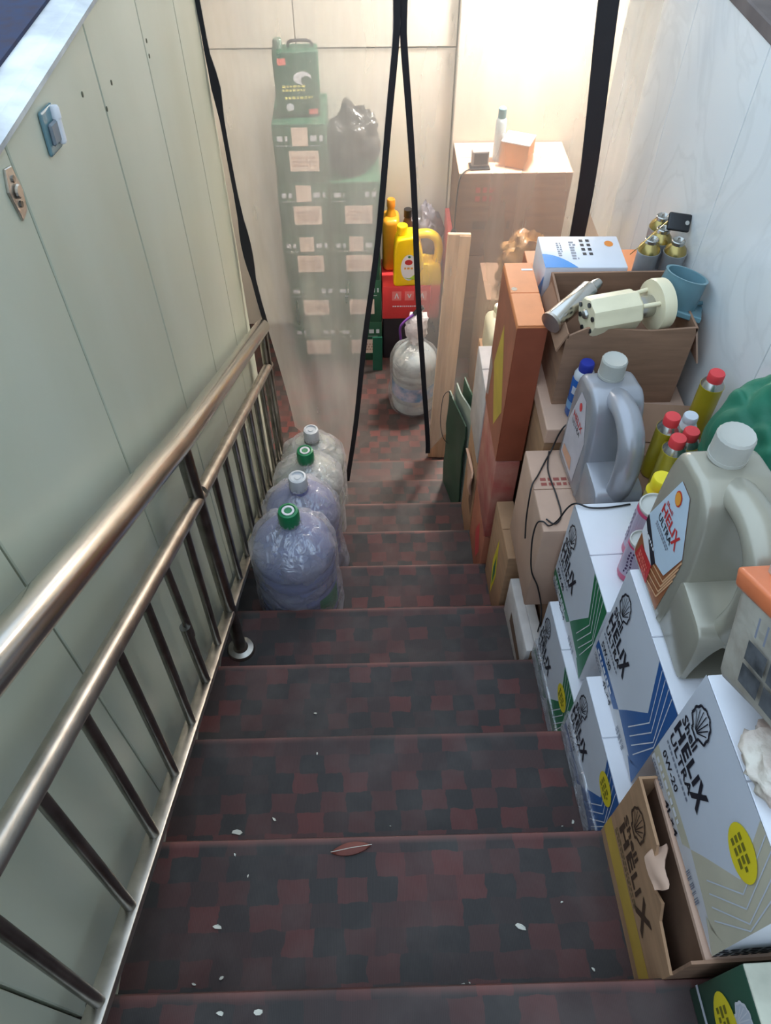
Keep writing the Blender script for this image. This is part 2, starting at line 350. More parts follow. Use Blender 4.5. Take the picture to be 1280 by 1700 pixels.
class Print:
    """flat print laid on a face. frame: origin, unit vectors for right and up, normal; eps lifts it off the surface"""
    def __init__(self, o, r, u, W, H, parent, eps=0.0006):
        self.o, self.r, self.u = Vector(o), Vector(r).normalized(), Vector(u).normalized()
        self.n = self.r.cross(self.u); self.W, self.H, self.parent, self.k, self.eps = W, H, parent, 0, eps
        self.acc = {}
    def p3(self, s, t, lay): return self.o+self.r*(s*self.W)+self.u*(t*self.H)+self.n*(self.eps*(1+lay))
    def get(self, name, material, lay):
        key = (name, material.name, lay)
        if key not in self.acc: self.acc[key] = ([], [], material)
        return self.acc[key]
    def poly(self, name, pts, material, lay=0):
        V, F, _ = self.get(name, material, lay); b = len(V)
        V += [self.p3(s, t, lay) for s, t in pts]; F.append(tuple(range(b, b+len(pts))))
    def rect(self, name, s0, t0, s1, t1, material, lay=0): self.poly(name, [(s0,t0),(s1,t0),(s1,t1),(s0,t1)], material, lay)
    def ell(self, name, s, t, rs, rt, material, lay=0, n=28, wob=0):
        self.poly(name, [(s+rs*math.cos(2*math.pi*k/n)*(1+wob*math.cos(9*2*math.pi*k/n)), t+rt*math.sin(2*math.pi*k/n)) for k in range(n)], material, lay)
    def text(self, name, s, s0, t0, s1, t1, material, lay=0, bold=.02, shear=0.0):
        V, F, _ = self.get(name, material, lay); b = len(V); vs, fs = text_mesh(s, bold=bold, shear=shear)
        V += [self.p3(s0+(s1-s0)*x, t0+(t1-t0)*y, lay) for x, y in vs]; F += [tuple(b+i for i in f) for f in fs]
    def line(self, name, pts, w, material, lay=0):
        for (a, b), (c, d) in zip(pts, pts[1:]):
            dx, dy = (c-a)*self.W, (d-b)*self.H; L = math.hypot(dx, dy) or 1; ox, oy = -dy/L*w/2/self.W, dx/L*w/2/self.H
            self.poly(name, [(a-ox, b-oy), (c-ox, d-oy), (c+ox, d+oy), (a+ox, b+oy)], material, lay)
    def bars(self, name, s0, t0, s1, t1, material, lay=0, rows=3, seed=1):
        rnd = random.Random(seed); dt = (t1-t0)/rows
        for r in range(rows):
            s = s0
            while s < s1-.01:
                w = rnd.uniform(.3, .8)*dt*1.3*self.H/self.W; e = min(s+w, s1)
                self.rect(name, s, t0+r*dt, e, t0+r*dt+dt*.62, material, lay); s = e+dt*.3*self.H/self.W
    def barcode(self, name, s0, t0, s1, t1, material, lay=0, n=16, seed=3):
        rnd = random.Random(seed); w = (s1-s0)/n
        for k in range(n):
            if rnd.random() < .75: self.rect(name, s0+k*w, t0, s0+k*w+w*rnd.uniform(.3, .8), t1, material, lay)
    def shell(self, name, s, t, rs, rt, material, fill=None, lay=0):
        """scallop emblem: fan outline with radiating ribs and a foot"""
        a0, a1 = -.28, math.pi+.28; pts = []
        for k in range(25):
            a = a0+(a1-a0)*k/24; f = 1+.05*math.cos(k*math.pi*2/3.43)
            pts.append((s+rs*f*math.cos(a), t-rt*.15+rt*1.05*f*math.sin(a)))
        pts += [(s-rs*.42, t-rt*.78), (s-rs*.42, t-rt), (s+rs*.42, t-rt), (s+rs*.42, t-rt*.78)]
        if fill: self.poly(name+'_fill', pts, fill, lay)
        lw = rs*self.W*.17
        self.line(name, pts+[pts[0]], lw, material, lay+1)
        for k in range(7):
            a = math.pi*(k+.5)/7
            self.line(name, [(s+rs*.12*math.cos(a), t-rt*.72), (s+rs*.82*math.cos(a), t-rt*.15+rt*.85*math.sin(a))], lw*.45, material, lay+1)
    def done(self):
        for (name, mn, lay), (V, F, m) in self.acc.items():
            ms = bpy.data.meshes.new(name); ms.from_pydata([tuple(v) for v in V], [], F)
            o = link(name, ms, m, self.parent)
            if name in ('small_print', 'sticker_print', 'label_print', 'barcode', 'scuff', 'white_print', 'dark_print', 'strip_print', 'red_print', 'yellow_print'): o['kind'] = 'stuff'

# ------------------------------------------------------------------ stairs and floors
TY, RZ = 0.294, 0.168
def ny(i): return 0.1875+TY*i
def nz(i): return 1.68-RZ*i
stairs = structE('stairs')
XL, XR = -0.51, 0.91
for i in range(-2, 10):
    y0, y1, z = ny(i-1), ny(i), nz(i)
    prof = [(y0-.02, z), (y1-.012, z), (y1-.003, z+.0035), (y1+.006, z+.002), (y1+.010, z-.006), (y1+.008, z-.016), (y1, z-.022), (y1, z-RZ-.01), (y0-.02, z-RZ-.01)]
    obj('step', prism(prof, XL, XR, 'x'), M_VINYL, stairs, smooth=50)
fl = struct(obj('floor', box(-1.6, 1.5, 2.80, 4.35, -.05, 0), M_VINYL))
upf = struct(obj('floor_upper', box(-1.2, 1.6, -2.6, ny(-3), 1.97, 2.184), M_VINYL))

# ------------------------------------------------------------------ walls
wl = structE('wall_left', (-.495, 0, 0))
obj('backing', box(-.065, -.014, -2.0, 2.60, -.02, 2.70), M_GROOVE, wl)
js = [-1.2, -.75, -.29, .164, .618, 1.062, 1.525, 1.91, 2.29, 2.598]
for a, b in zip(js, js[1:]):
    obj('panel', box(-.016, 0, a+.0025, b-.0025, -.02, 2.703, .002, 1), M_PANEL, wl)
for y, z in ((1.53, 2.55), (1.60, 2.57), (1.93, 2.50), (1.935, 2.53), (1.42, 2.62)):
    obj('screw_hole', prism([(y+.004*math.cos(j*math.pi/4), z+.005*math.sin(j*math.pi/4)) for j in range(8)], 0, .0012, 'x'), M_GROOVE, wl)
led = struct(obj('trim_1', crumple(prism([(-.57, 2.70), (-.490, 2.70), (-.488, 2.710), (-.51, 2.716), (-.555, 2.718), (-.57, 2.716)], -2.0, 2.64, 'y'), 0, 1), M_PLASTER))
nav = struct(obj('floor_upper_left', box(-1.6, -.556, -2.0, 2.64, 2.66, 2.724), M_NAVY))
wr = structE('wall_right', (.9, 0, 0))
obj('backing', box(.012, .06, -2.0, 2.95, -.02, 2.54), M_TANW, wr)
js = [-1.1, -.61, -.12, .37, .86, 1.353, 1.845, 2.335, 2.82, 2.95]
for a, b in zip(js, js[1:]):
    obj('panel', box(0, .014, a+.0012, b-.0012, 1.575, 2.54, .0012, 1), M_MARBLE, wr)
obj('lower_board', box(.006, .014, -1.1, 2.95, -.02, 1.572), M_TANW, wr)
struct(obj('trim_2', box(.895, 1.02, -2.0, 2.95, 2.54, 2.575, .004, 1), M_BROWNSLAB))
struct(obj('wall_sky_block', box(1.10, 1.16, -2.0, 4.4, 2.56, 4.7), mat('sky_block_paint', (206, 196, 178), .7)))  # unseen wall added to block sky and warm the light on the left wall
struct(obj('floor_upper_right', box(1.0, 1.9, -2.0, 4.4, 2.50, 2.565), M_KRAFTD))
wb = structE('wall_back', (0, 4.3, 0))
obj('backing', box(-1.65, 1.55, .02, .10, -.05, 2.75), M_BACKW, wb)
for a, b in ((-1.6, -.352), (-.348, .47)):
    obj('panel', box(a, b, 0, .02, 0, 1.690, .003, 1), M_BACKW, wb)
    obj('panel', box(a, b, -.006, .02, 1.698, 2.6, .003, 1), M_BACKW, wb)
obj('door_panel', box(.475, 1.50, -.035, .02, 0, 2.6, .006, 2), M_BACKW, wb)
wbl = struct(obj('wall_back_left', box(-1.65, -1.6, 2.6, 4.4, -.05, 2.75), M_BACKW))
wbr = struct(obj('wall_back_right', box(1.5, 1.55, 2.6, 4.4, -.05, 2.75), M_BACKW))
struct(obj('wall_partition_left', box(-1.65, -.565, 2.60, 2.66, -.05, 2.75), M_BACKW))
struct(obj('wall_partition_right', box(.965, 1.55, 2.60, 2.66, -.05, 2.75), M_BACKW))
struct(obj('ceiling', box(-1.65, 1.55, 2.64, 4.4, 2.62, 2.74), M_CEIL))
# unseen lamps added on the lower room's ceiling
def added_lamp(x, y, label, power):
    lt = thing('added_lamp', label, 'lamp', (x, y, 2.62))
    obj('housing', box(-.30, .30, -.09, .09, -.05, 0, .006, 1), M_WHITE, lt)
    m, nt, p, o_ = newmat('added_lamp_diffuser'); p.inputs['Emission Color'].default_value = (1, .93, .83, 1); p.inputs['Emission Strength'].default_value = power
    obj('diffuser', box(-.28, .28, -.075, .075, -.062, -.05, .004, 1), m, lt)
added_lamp(1.02, 4.10, 'added unseen white rectangular lamp on the lower ceiling above the big cartons', 520.0)  # added out of view to make the hot patch on the back wall
added_lamp(-.10, 3.45, 'added unseen white rectangular lamp on the lower ceiling just behind the curtain', 40.0)  # added out of view to light things in the curtain opening

# ------------------------------------------------------------------ stainless railing
rail = thing('stair_railing', 'stainless steel stair railing along the cream left wall', 'railing', (-.434, 0, 0))
HZ = lambda y: (2.399-.562*(y-.442)) if y < 1.234 else 1.954-.509*(y-1.234)
MZ = lambda y: 2.269-.540*(y-.271)
MZ2 = lambda y: 1.692-.507*(y-1.35)
BZ = lambda y: 1.800-.530*(y-.17)
obj('handrail', tube([(0, y, HZ(y)) for y in (-.7, 0, .442, .9, 1.2, 1.27, 1.9, 2.532)], .030, 24), M_STEEL, rail, smooth=60)
obj('middle_rail', tube([(0, y, MZ(y)) for y in (-.7, .3, 1.245)], .0185, 18), M_STEELD, rail, smooth=60)
obj('middle_rail', tube([(0, y, MZ2(y)) for y in (1.265, 1.9, 2.56)], .0185, 18), M_STEELD, rail, smooth=60)
def flatbar(y0, y1):
    bm = bmesh.new(); addbox(bm, -.018, .016, 0, 1, -.012, .012)
    for v in bm.verts: v.co.y = y0+(y1-y0)*v.co.y; v.co.z += BZ(v.co.y)
    bmesh.ops.bevel(bm, geom=bm.edges[:], offset=.004, segments=2, profile=.5, affect='EDGES')
    return bm
obj('base_rail', flatbar(-.7, 2.56), M_STEELD, rail, smooth=40)
yb = [-.27, -.125, .02, .17, .319, .461, .609, .759, .902, 1.058]
for y in yb:
    if y == .902:
        obj('baluster', tube([(0, y+.005, BZ(y)), (0, y+.005, BZ(y)+.27)], .0125, 14), M_BAR, rail, smooth=60)
        obj('baluster', tube([(.004, y+.012, BZ(y)+.22), (.0, y+.02, MZ(y+.02))], .0095, 14), M_BAR, rail, smooth=60)
    else:
        obj('baluster', tube([(0, y, BZ(y)), (0, y+.03, MZ(y+.03))], .0105, 14), M_BAR, rail, smooth=60)
for y in [1.40+.15*k for k in range(8)]:
    obj('baluster', tube([(0, y, BZ(y)), (0, y, MZ2(y))], .0105, 14), M_BAR, rail, smooth=60)
for yp, zf in ((1.225, nz(4)), (2.525, nz(8))):
    po = obj('post', tube([(0, yp, zf), (0, yp, HZ(yp))], .019, 18), M_BAR, rail, smooth=60)
    obj('flange', lathe([(.044, 0), (.044, .006), (.040, .013), (.024, .018), (.019, .03)], 26, center=(0, yp, zf)), M_STEELD, po, smooth=40)

# ------------------------------------------------------------------ wall hardware on the left wall
t = thing('door_latch', 'grey-blue plastic latch with a white tongue on the left wall below the ledge', 'latch', (-.495, 1.226, 2.645), rot=(R(-8), 0, 0))
obj('plate', box(0, .006, -.030, .030, -.032, .032, .004, 2), M_TEAL, t)
obj('recess', box(.005, .012, -.018, .020, -.020, .012, .003, 1), mat('latch_grey', (120, 130, 140), .5), t)
obj('tongue', box(.006, .016, .012, .026, -.026, .026, .004, 2), M_WHITE, t)
obj('knob', lathe([(.008, 0), (.008, .014), (.006, .018)], 12, center=(.010, .019, .012)), M_WHITE, t, smooth=40)
t = thing('steel_plate', 'small dull metal hinge plate screwed to the left wall under the ledge', 'hinge plate', (-.495, 1.035, 2.645), rot=(R(12), 0, 0))
obj('plate', prism([(-.020, -.034), (.004, -.036), (.020, -.012), (.020, .026), (0, .036), (-.020, .014)], 0, .004, 'x', .001, 1), M_STEELD, t)
for y, z in ((-.006, -.016), (.006, .016)):
    obj('screw', prism([(y+.005*math.cos(k*.785), z+.005*math.sin(k*.785)) for k in range(8)], .004, .0065, 'x'), M_BAR, t)
obj('boss', prism([(.010*math.cos(k*.5236), .010*math.sin(k*.5236)) for k in range(12)], .004, .009, 'x', .002, 1), M_STEELD, t)

# ------------------------------------------------------------------ PVC door curtain (two leaves)
def curve_at(pts, z):
    pts = sorted(pts, key=lambda p: -p[1])
    if z >= pts[0][1]: return pts[0][0]
    for (x0, z0), (x1, z1) in zip(pts, pts[1:]):
        if z0 >= z >= z1: return x0+(x1-x0)*(z0-z)/(z0-z1+1e-9)
    return pts[-1][0]
def smoothcurve(pts):
    q = spline([(x, 0, z) for x, z in pts], 10); return [(p.x, p.z) for p in q]
def leaf(Ledge, Redge, ztop, zbL, zbR, yfun, nu=70, nv=70):
    bm = bmesh.new(); g = []
    for j in range(nv+1):
        row = []
        for i in range(nu+1):
            u = i/nu; w = j/nv; zb = zbL+(zbR-zbL)*u; z = ztop+(zb-ztop)*w
            x = curve_at(Ledge, z)*(1-u)+curve_at(Redge, z)*u
            row.append(bm.verts.new((x, yfun(u, z), z)))
        g.append(row)
    for j in range(nv):
        for i in range(nu): bm.faces.new((g[j][i], g[j][i+1], g[j+1][i+1], g[j+1][i]))
    return bm
def strip(path, w, th=.003, side=0.0):
    """flat tape of width w (x) following a list of (x, y, z)"""
    bm = bmesh.new(); rows = []
    for k, p in enumerate(path):
        ww = w(k/(len(path)-1)) if callable(w) else w
        a = p[0]-ww/2+side*ww; b = a+ww
        rows.append([bm.verts.new(c) for c in ((a, p[1]-th, p[2]), (b, p[1]-th, p[2]), (b, p[1]+th, p[2]), (a, p[1]+th, p[2]))])
    for r0, r1 in zip(rows, rows[1:]):
        for k in range(4): bm.faces.new((r0[k], r0[(k+1) % 4], r1[(k+1) % 4], r1[k]))
    bm.faces.new(list(reversed(rows[0]))); bm.faces.new(rows[-1])
    bmesh.ops.recalc_face_normals(bm, faces=bm.faces[:]); return bm
YC = 2.60
Lr = smoothcurve([(.1085, 2.62), (.1085, 2.409), (.1085, 2.31), (.086, 2.063), (.047, 1.626), (-.011, 1.182), (-.063, .695), (-.121, .271)])
Ll = smoothcurve([(-.492, 2.62), (-.488, 2.413), (-.484, 2.251), (-.476, 2.181), (-.469, 1.865), (-.456, 1.558), (-.443, 1.396), (-.425, 1.251), (-.398, 1.027), (-.375, .80), (-.36, .60)])
def yl(u, z):
    g = max(0, 1-abs(z-1.30)/.75); e = (1-u)
    amp = .010+.020*e*g
    return YC+amp*math.sin(u*(9+10*g*e)+z*1.5)+.012*math.sin(u*23+z*4)*g*e-.02*(1-u)*g
t = thing('plastic_door_curtain', 'clear plastic curtain leaf gathered by the railing end, with black edging', 'curtain', (0, 0, 0))
obj('sheet', leaf(Ll, Lr, 2.62, .66, .26, yl), M_PVC, t, smooth=180)
zs = [2.62-k*.05 for k in range(48)]
zs = [z for z in zs if z > .25]
obj('edge_binding', strip([(curve_at(Lr, z), yl(1, z), z) for z in zs], lambda k: .022, .003, -.5), M_BLACK, t)
zs2 = [z for z in zs if z > 1.22]
obj('edge_binding', strip([(curve_at(Ll, z), yl(0, z)-.004, z) for z in zs2], lambda k: .018+.020*max(0, math.sin(k*16-10.5)) if k > .6 else .014+.016*math.exp(-((k-.33)/.05)**2), .003, .0), M_BLACK, t)
Rl = smoothcurve([(.1095, 2.62), (.1095, 2.409), (.1095, 2.309), (.134, 2.063), (.158, 1.79), (.187, 1.357), (.227, .911), (.263, .505), (.25, .43)])
Rr = smoothcurve([(.893, 2.62), (.893, .3)])
Rt = smoothcurve([(.715, 2.62), (.726, 2.404), (.759, 2.056), (.775, 1.849), (.781, 1.627), (.785, 1.30)])
def yr(u, z): return YC+.010*math.sin(u*8+z)+(.020*math.sin(u*60) if u > .82 else 0)*min(1, (u-.82)*8 if u > .82 else 0)
t = thing('plastic_door_curtain', 'clear plastic curtain leaf on the right, in front of big cartons, black taped', 'curtain', (0, 0, 0))
obj('sheet', leaf(Rl, Rr, 2.62, .46, 1.35, yr, 90, 60), M_PVC2, t, smooth=180)
zs = [2.62-k*.05 for k in range(45)]; zs = [z for z in zs if z > .44]
obj('edge_binding', strip([(curve_at(Rl, z), yr(0, z), z) for z in zs], lambda k: .022, .003, .5), M_BLACK, t)
zs = [z for z in zs if z > 1.45]
obj('tape_strip', strip([(curve_at(Rt, z), YC-.02, z) for z in zs], lambda k: .066-.012*k, .003), M_BLACK, t)
struct(obj('trim_3', box(-.49, .895, 2.585, 2.635, 2.625, 2.66, .004, 1), M_STEELD))

# ------------------------------------------------------------------ cartons
class Carton:
    def __init__(s, name, label, x0, x1, y0, y1, z0, z1, m, rot=0.0, seam='x', group=None, top=None, cat='box', flaps=True, bev=.004):
        s.hx, s.hy, s.H = (x1-x0)/2, (y1-y0)/2, z1-z0
        s.t = thing(name, label, cat, ((x0+x1)/2, (y0+y1)/2, z0), R(rot), group)
        hx, hy, H = s.hx, s.hy, s.H
        th = .0035 if flaps else 0
        obj('body', box(-hx, hx, -hy, hy, 0, H-th, bev, 2), m, s.t, smooth=40)
        if flaps:
            tm = top or m
            if seam == 'x':
                obj('flap', box(-hx+.001, hx-.001, -hy+.001, -.0012, H-th, H, .0012, 1), tm, s.t); obj('flap', box(-hx+.001, hx-.001, .0012, hy-.001, H-th, H, .0012, 1), tm, s.t)
            else:
                obj('flap', box(-hx+.001, -.0012, -hy+.001, hy-.001, H-th, H, .0012, 1), tm, s.t); obj('flap', box(.0012, hx-.001, -hy+.001, hy-.001, H-th, H, .0012, 1), tm, s.t)
    def left(s): return Print((-s.hx, s.hy, 0), (0,-1,0), (0,0,1), s.hy*2, s.H, s.t)
    def front(s): return Print((-s.hx, -s.hy, 0), (1,0,0), (0,0,1), s.hx*2, s.H, s.t)
    def top(s): return Print((-s.hx, -s.hy, s.H), (1,0,0), (0,1,0), s.hx*2, s.hy*2, s.t)

def helix_face(pr, band, grade, sticker=None, ink=M_INK, bg=M_PALE, vol='4L×4', stripes=M_WHITE, word='HELIX'):
    g = [(.66, 1.0), (.80, .62), (.62, .30)]
    if bg: pr.poly('pale_field', [(.0, .165), (.55, .165), (.62, .30), (.80, .62), (.66, 1.0), (0, 1.0)], bg, 0)
    pr.poly('colour_band', [(.66, 1.0), (.80, .62), (.62, .30), (.55, .165), (.90, .11), (1.0, .24), (1.0, 1.0)], band, 0)
    pr.poly('colour_strip', [(0, .075), (.50, .075), (.55, .165), (0, .165)], band, 0)
    pr.poly('colour_corner', [(.84, .10), (1, .02), (1, .24), (.93, .16)], band, 0)
    for k in range(1, 5):
        d = .055*k
        pr.line('stripe', [(.66+d*1.1, 1.0), (min(.80+d, .99), .62-d*.3), (.66+d*1.0, .27-d*.35)], .0022, stripes, 1)
    pr.shell('emblem', .15, .78, .085, .115, ink, None, 2)
    pr.text('lettering', 'Shell', .04, .575, .21, .655, ink, 2, .025)
    pr.text('lettering', word[:-1], .03, .445, .335, .56, ink, 2, .04)
    if word[-1] == 'X': pr.text('lettering', 'X', .335, .385, .45, .57, ink, 2, .05)
    pr.text('lettering', 'ULTRA', .04, .355, .35, .425, ink, 2, .025)
    pr.bars('small_print', .04, .305, .36, .338, M_GREYINK, 2, 1, 3)
    pr.text('lettering', grade, .06, .195, .28, .255, ink, 2, .015)
    pr.bars('small_print', .05, .095, .42, .145, M_WHITE, 2, 1, 9)
    pr.bars('small_print', .03, .015, .20, .06, M_GREYINK, 2, 2, 5)
    pr.text('lettering', vol, .26, .012, .45, .062, ink, 2, .02)
    pr.barcode('barcode', .62, .015, .78, .075, M_GREYINK, 2)
    if sticker:
        s, t_ = sticker
        pr.ell('sticker', s, t_, .125, .125, M_YEL, 3)
        pr.bars('sticker_print', s-.075, t_-.065, s+.075, t_+.065, flat('olive_ink', (120, 112, 30)), 4, 3, 11)
    pr.done()

ROT = 2.5
c = Carton('oil_carton', 'white oil carton with green chevron, lower of the green pair, wrapped in film', .47, .86, .805, 1.10, nz(3), 1.468, M_WHITE, ROT)
helix_face(c.left(), M_GREEN, '5W-40', (.80, .70))
obj('wrap_film', box(-c.hx-.006, -c.hx+.03, -c.hy-.006, c.hy+.006, .002, .09, .004, 2), M_BAGF, c.t)
c = Carton('oil_carton', 'white oil carton with green chevron stripes, upper of the green pair', .49, .87, .865, 1.17, 1.472, 1.785, M_WHITE, ROT)
helix_face(c.left(), M_GREEN, '5W-40')
c = Carton('oil_carton', 'white oil carton with blue chevron and yellow round sticker, lower of the blue pair', .475, .86, .505, .795, nz(2), 1.632, M_WHITE, ROT)
helix_face(c.left(), M_BLUE, '5W-30', (.80, .80))
obj('wrap_film', box(-c.hx-.007, -c.hx+.03, -c.hy-.006, c.hy+.006, .002, .10, .004, 2), M_BAGF, c.t)
c = Carton('oil_carton', 'white oil carton with blue chevron stripes, upper of the blue pair', .505, .885, .55, .855, 1.636, 1.962, M_WHITE, ROT)
helix_face(c.left(), M_BLUE, '5W-30')
c = Carton('oil_carton', 'white and champagne oil carton marked 0W-20, big yellow oval sticker, nearest white carton', .505, .885, .212, .535, 1.826, 2.14, M_WHITE, ROT)
helix_face(c.left(), M_GOLD, '0W-20', (.72, .74), stripes=M_PALE)
c.left
pr = c.front(); pr.bars('scuff', .0, .0, .5, .20, M_INK, 0, 4, 21); pr.done()
c = Carton('oil_carton', 'dark green oil carton with pale top at the bottom right corner', .52, .89, -.14, .185, nz(0), 1.93, M_DKGREEN, 1.5, top=mat('pale_dusty_top', (206, 204, 184), .6, var=.15))
pr = c.left(); pr.shell('emblem', .20, .80, .07, .12, M_WHITE, M_PALE, 1)
pr.ell('sticker', .22, .52, .16, .17, M_YEL, 3); pr.bars('sticker_print', .12, .43, .32, .61, flat('olive_ink2', (120, 112, 30)), 4, 3, 4)
pr.rect('pale_band', .0, .16, .30, .20, M_PALE, 1); pr.done()

# kraft carton with torn open side, under the 0W-20 carton
x0, x1, y0, y1, z0, z1 = .472, .86, .20, .495, nz(1), 1.822
hx, hy, H = (x1-x0)/2, (y1-y0)/2, z1-z0
t = thing('torn_carton', 'brown kraft oil carton torn open at the top, under the 0W-20 carton', 'box', ((x0+x1)/2, (y0+y1)/2, z0), R(1.5))
th = .005
tear = [(hy, 0), (hy, H), (.03, H), (.015, H-.03), (-.01, H-.045), (-.02, H-.075), (-.05, H-.05), (-.07, H-.085), (-hy, H-.10), (-hy, 0)]
obj('side_panel', prism(tear, -hx, -hx+th, 'x'), M_KRAFT, t)
obj('side_panel', box(hx-th, hx, -hy, hy, 0, H), M_KRAFT, t)
obj('side_panel', box(-hx+th, hx-th, hy-th, hy, 0, H), M_KRAFT, t)
obj('side_panel', box(-hx+th, hx-th, -hy, -hy+th, 0, H), M_KRAFT2, t)
obj('bottom_panel', box(-hx+th, hx-th, -hy+th, hy-th, 0, th), M_KRAFT2, t)
obj('flap', box(-hx+.030, hx-.02, -hy+th, hy-th, H-.014, H-.004), M_KRAFT3, t)
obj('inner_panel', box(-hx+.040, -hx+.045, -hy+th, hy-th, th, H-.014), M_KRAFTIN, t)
bm = box(-.032, .0, -.032, .032, 0, .003); bmesh.ops.subdivide_edges(bm, edges=bm.edges[:], cuts=7, use_grid_fill=True); crumple(bm, .014, 34, 3)
bmesh.ops.transform(bm, matrix=Matrix.Translation((-hx+.014, .002, H-.018)) @ Matrix.Rotation(R(-48), 4, 'Y'), verts=bm.verts[:])
obj('torn_flap', bm, M_KRAFT3, t, smooth=60)
pr = Print((-hx, hy, 0), (0,-1,0), (0,0,1), hy*2, H, t)
MB = flat('brown_ink', (74, 52, 36))
pr.rect('yellow_band', 0, .10, 1, .30, mat('ochre_band', (206, 168, 74), .7), 0)
pr.shell('emblem', .22, .80, .10, .12, MB, None, 1); pr.text('lettering', 'Shell', .10, .56, .38, .64, MB, 1, .025)
pr.text('lettering', 'HE', .12, .42, .40, .55, MB, 1, .035); pr.text('lettering', 'LI', .42, .42, .54, .55, MB, 1, .035); pr.text('lettering', 'X', .56, .36, .76, .57, MB, 1, .035)
pr.bars('small_print', .10, .33, .60, .40, flat('brown_ink_pale', (128, 104, 70)), 1, 2, 2); pr.done()

# ---- further down: plain cartons
c = Carton('plain_carton', 'flat dusty white carton with a long slot, standing on the stair', .437, .497, 1.10, 1.362, nz(4), 1.185, M_WHITE2, 3, seam='y')
pr = c.left(); pr.poly('slot', [(.30, .28), (.85, .20), (.88, .42), (.30, .58)], M_KRAFTD, 0); pr.done()
pr = c.front(); pr.line('tape', [(.3, 0), (.3, 1)], .010, M_KRAFT, 0); pr.done()
c = Carton('plain_carton', 'brown carton low behind the flat white carton', .512, .87, 1.195, 1.48, nz(4), 1.30, M_KRAFT2, 0)
c = Carton('plain_carton', 'pinkish carton with red print on its lid, under the far silver jug', .43, .658, 1.185, 1.475, 1.304, 1.650, M_KRAFT3, 1)
pr = c.top(); pr.bars('red_print', .10, .54, .80, .66, M_FADEDRED, 0, 2, 6); pr.bars('red_print', .62, .56, .80, .68, M_RED, 1, 1, 8); pr.done()
c = Carton('plain_carton', 'brown carton carrying the red-capped yellow cans', .665, .885, 1.19, 1.478, 1.304, 1.765, M_KRAFT2, 0)
b1 = obj('raised_flap', box(-.10, .10, 0, .10, 0, .004), M_KRAFT2, c.t, loc=(0, .045, .461)); b1.rotation_euler = (R(38), 0, R(-6))
c = Carton('plain_carton', 'tan carton with a lid rim, under the open carton', .485, .88, 1.50, 1.845, 1.405, 1.715, M_KRAFT, 0)
obj('lid', box(-c.hx-.006, c.hx+.004, -c.hy-.016, c.hy+.003, c.H-.05, c.H+.004, .004, 2), M_KRAFT3, c.t)
pr = Print((-c.hx, c.hy, 0), (0,-1,0), (0,0,1), c.hy*2, c.H, c.t, .0008); pr.bars('mark', .35, .45, .47, .62, M_INK, 0, 2, 5); pr.done()
c = Carton('plain_carton', 'brown carton lowest of the tan stack by the wall', .50, .88, 1.49, 1.84, nz(5), 1.13, M_KRAFT2, 0)
c = Carton('plain_carton', 'brown carton in the middle of the tan stack by the wall', .50, .88, 1.49, 1.84, 1.134, 1.40, M_KRAFT2, 0)
c = Carton('narrow_carton', 'tan narrow carton with a yellow diamond label, low beside the stair', .418, .476, 1.40, 1.640, nz(5), 1.235, M_KRAFT, 2)
pr = c.left(); pr.poly('diamond_label', [(.35, .45), (.50, .05), (.62, .42), (.48, .85)], M_YEL, 0); pr.poly('label_stripe', [(.44, .42), (.50, .2), (.56, .42), (.5, .62)], M_GREEN, 1); pr.done()
c = Carton('narrow_carton', 'tall orange carton with a yellow diamond label on its side', .395, .478, 1.665, 1.965, 1.405, 1.930, M_ORANGE, 0)
pr = c.left(); pr.rect('side_print', .0, .0, 1.0, .97, M_ORANGED, 0); pr.poly('diamond_label', [(.22, .40), (.62, .10), (.92, .36), (.46, .78)], mat('dull_yellow', (216, 186, 70), .5), 1)
pr.poly('pale_patch', [(0, .05), (.14, .1), (.18, .34), (0, .42)], mat('lilac_patch', (186, 166, 160), .5), 1); pr.done()
pr = c.front(); pr.rect('side_print', 0.0, 0, 1, .985, mat('rust_card', (158, 84, 60), .5), 0); pr.done()
pr = c.top(); pr.rect('lettering_bar', .56, .86, .95, .89, M_WHITE, 0); pr.ell('button', .16, .56, .10, .028, M_TIN, 0); pr.done()
c = Carton('narrow_carton', 'red film-wrapped carton under the tall orange one', .398, .476, 1.665, 1.96, 1.005, 1.40, M_REDWRAP, 0)
c = Carton('narrow_carton', 'orange carton at the stair edge below the red wrapped one', .400, .478, 1.668, 1.945, nz(6), 1.0, M_ORANGED, 0)
pr = c.left(); pr.poly('diamond_label', [(.4, .5), (.62, .2), (.8, .5), (.6, .85)], M_RED, 0); pr.done()
# stack further back by the right wall
c = Carton('plain_carton', 'brown carton hidden low behind the open carton', .50, .88, 1.875, 2.20, nz(7), 1.10, M_KRAFT2, 0)
c = Carton('plain_carton', 'brown carton in the stack below the spray cans', .50, .88, 1.875, 2.20, 1.104, 1.48, M_KRAFT2, 0)
c = Carton('plain_carton', 'orange-topped carton that carries the spray cans', .50, .885, 1.875, 2.19, 1.484, 1.83, M_ORANGED, 0, top=M_ORANGE)
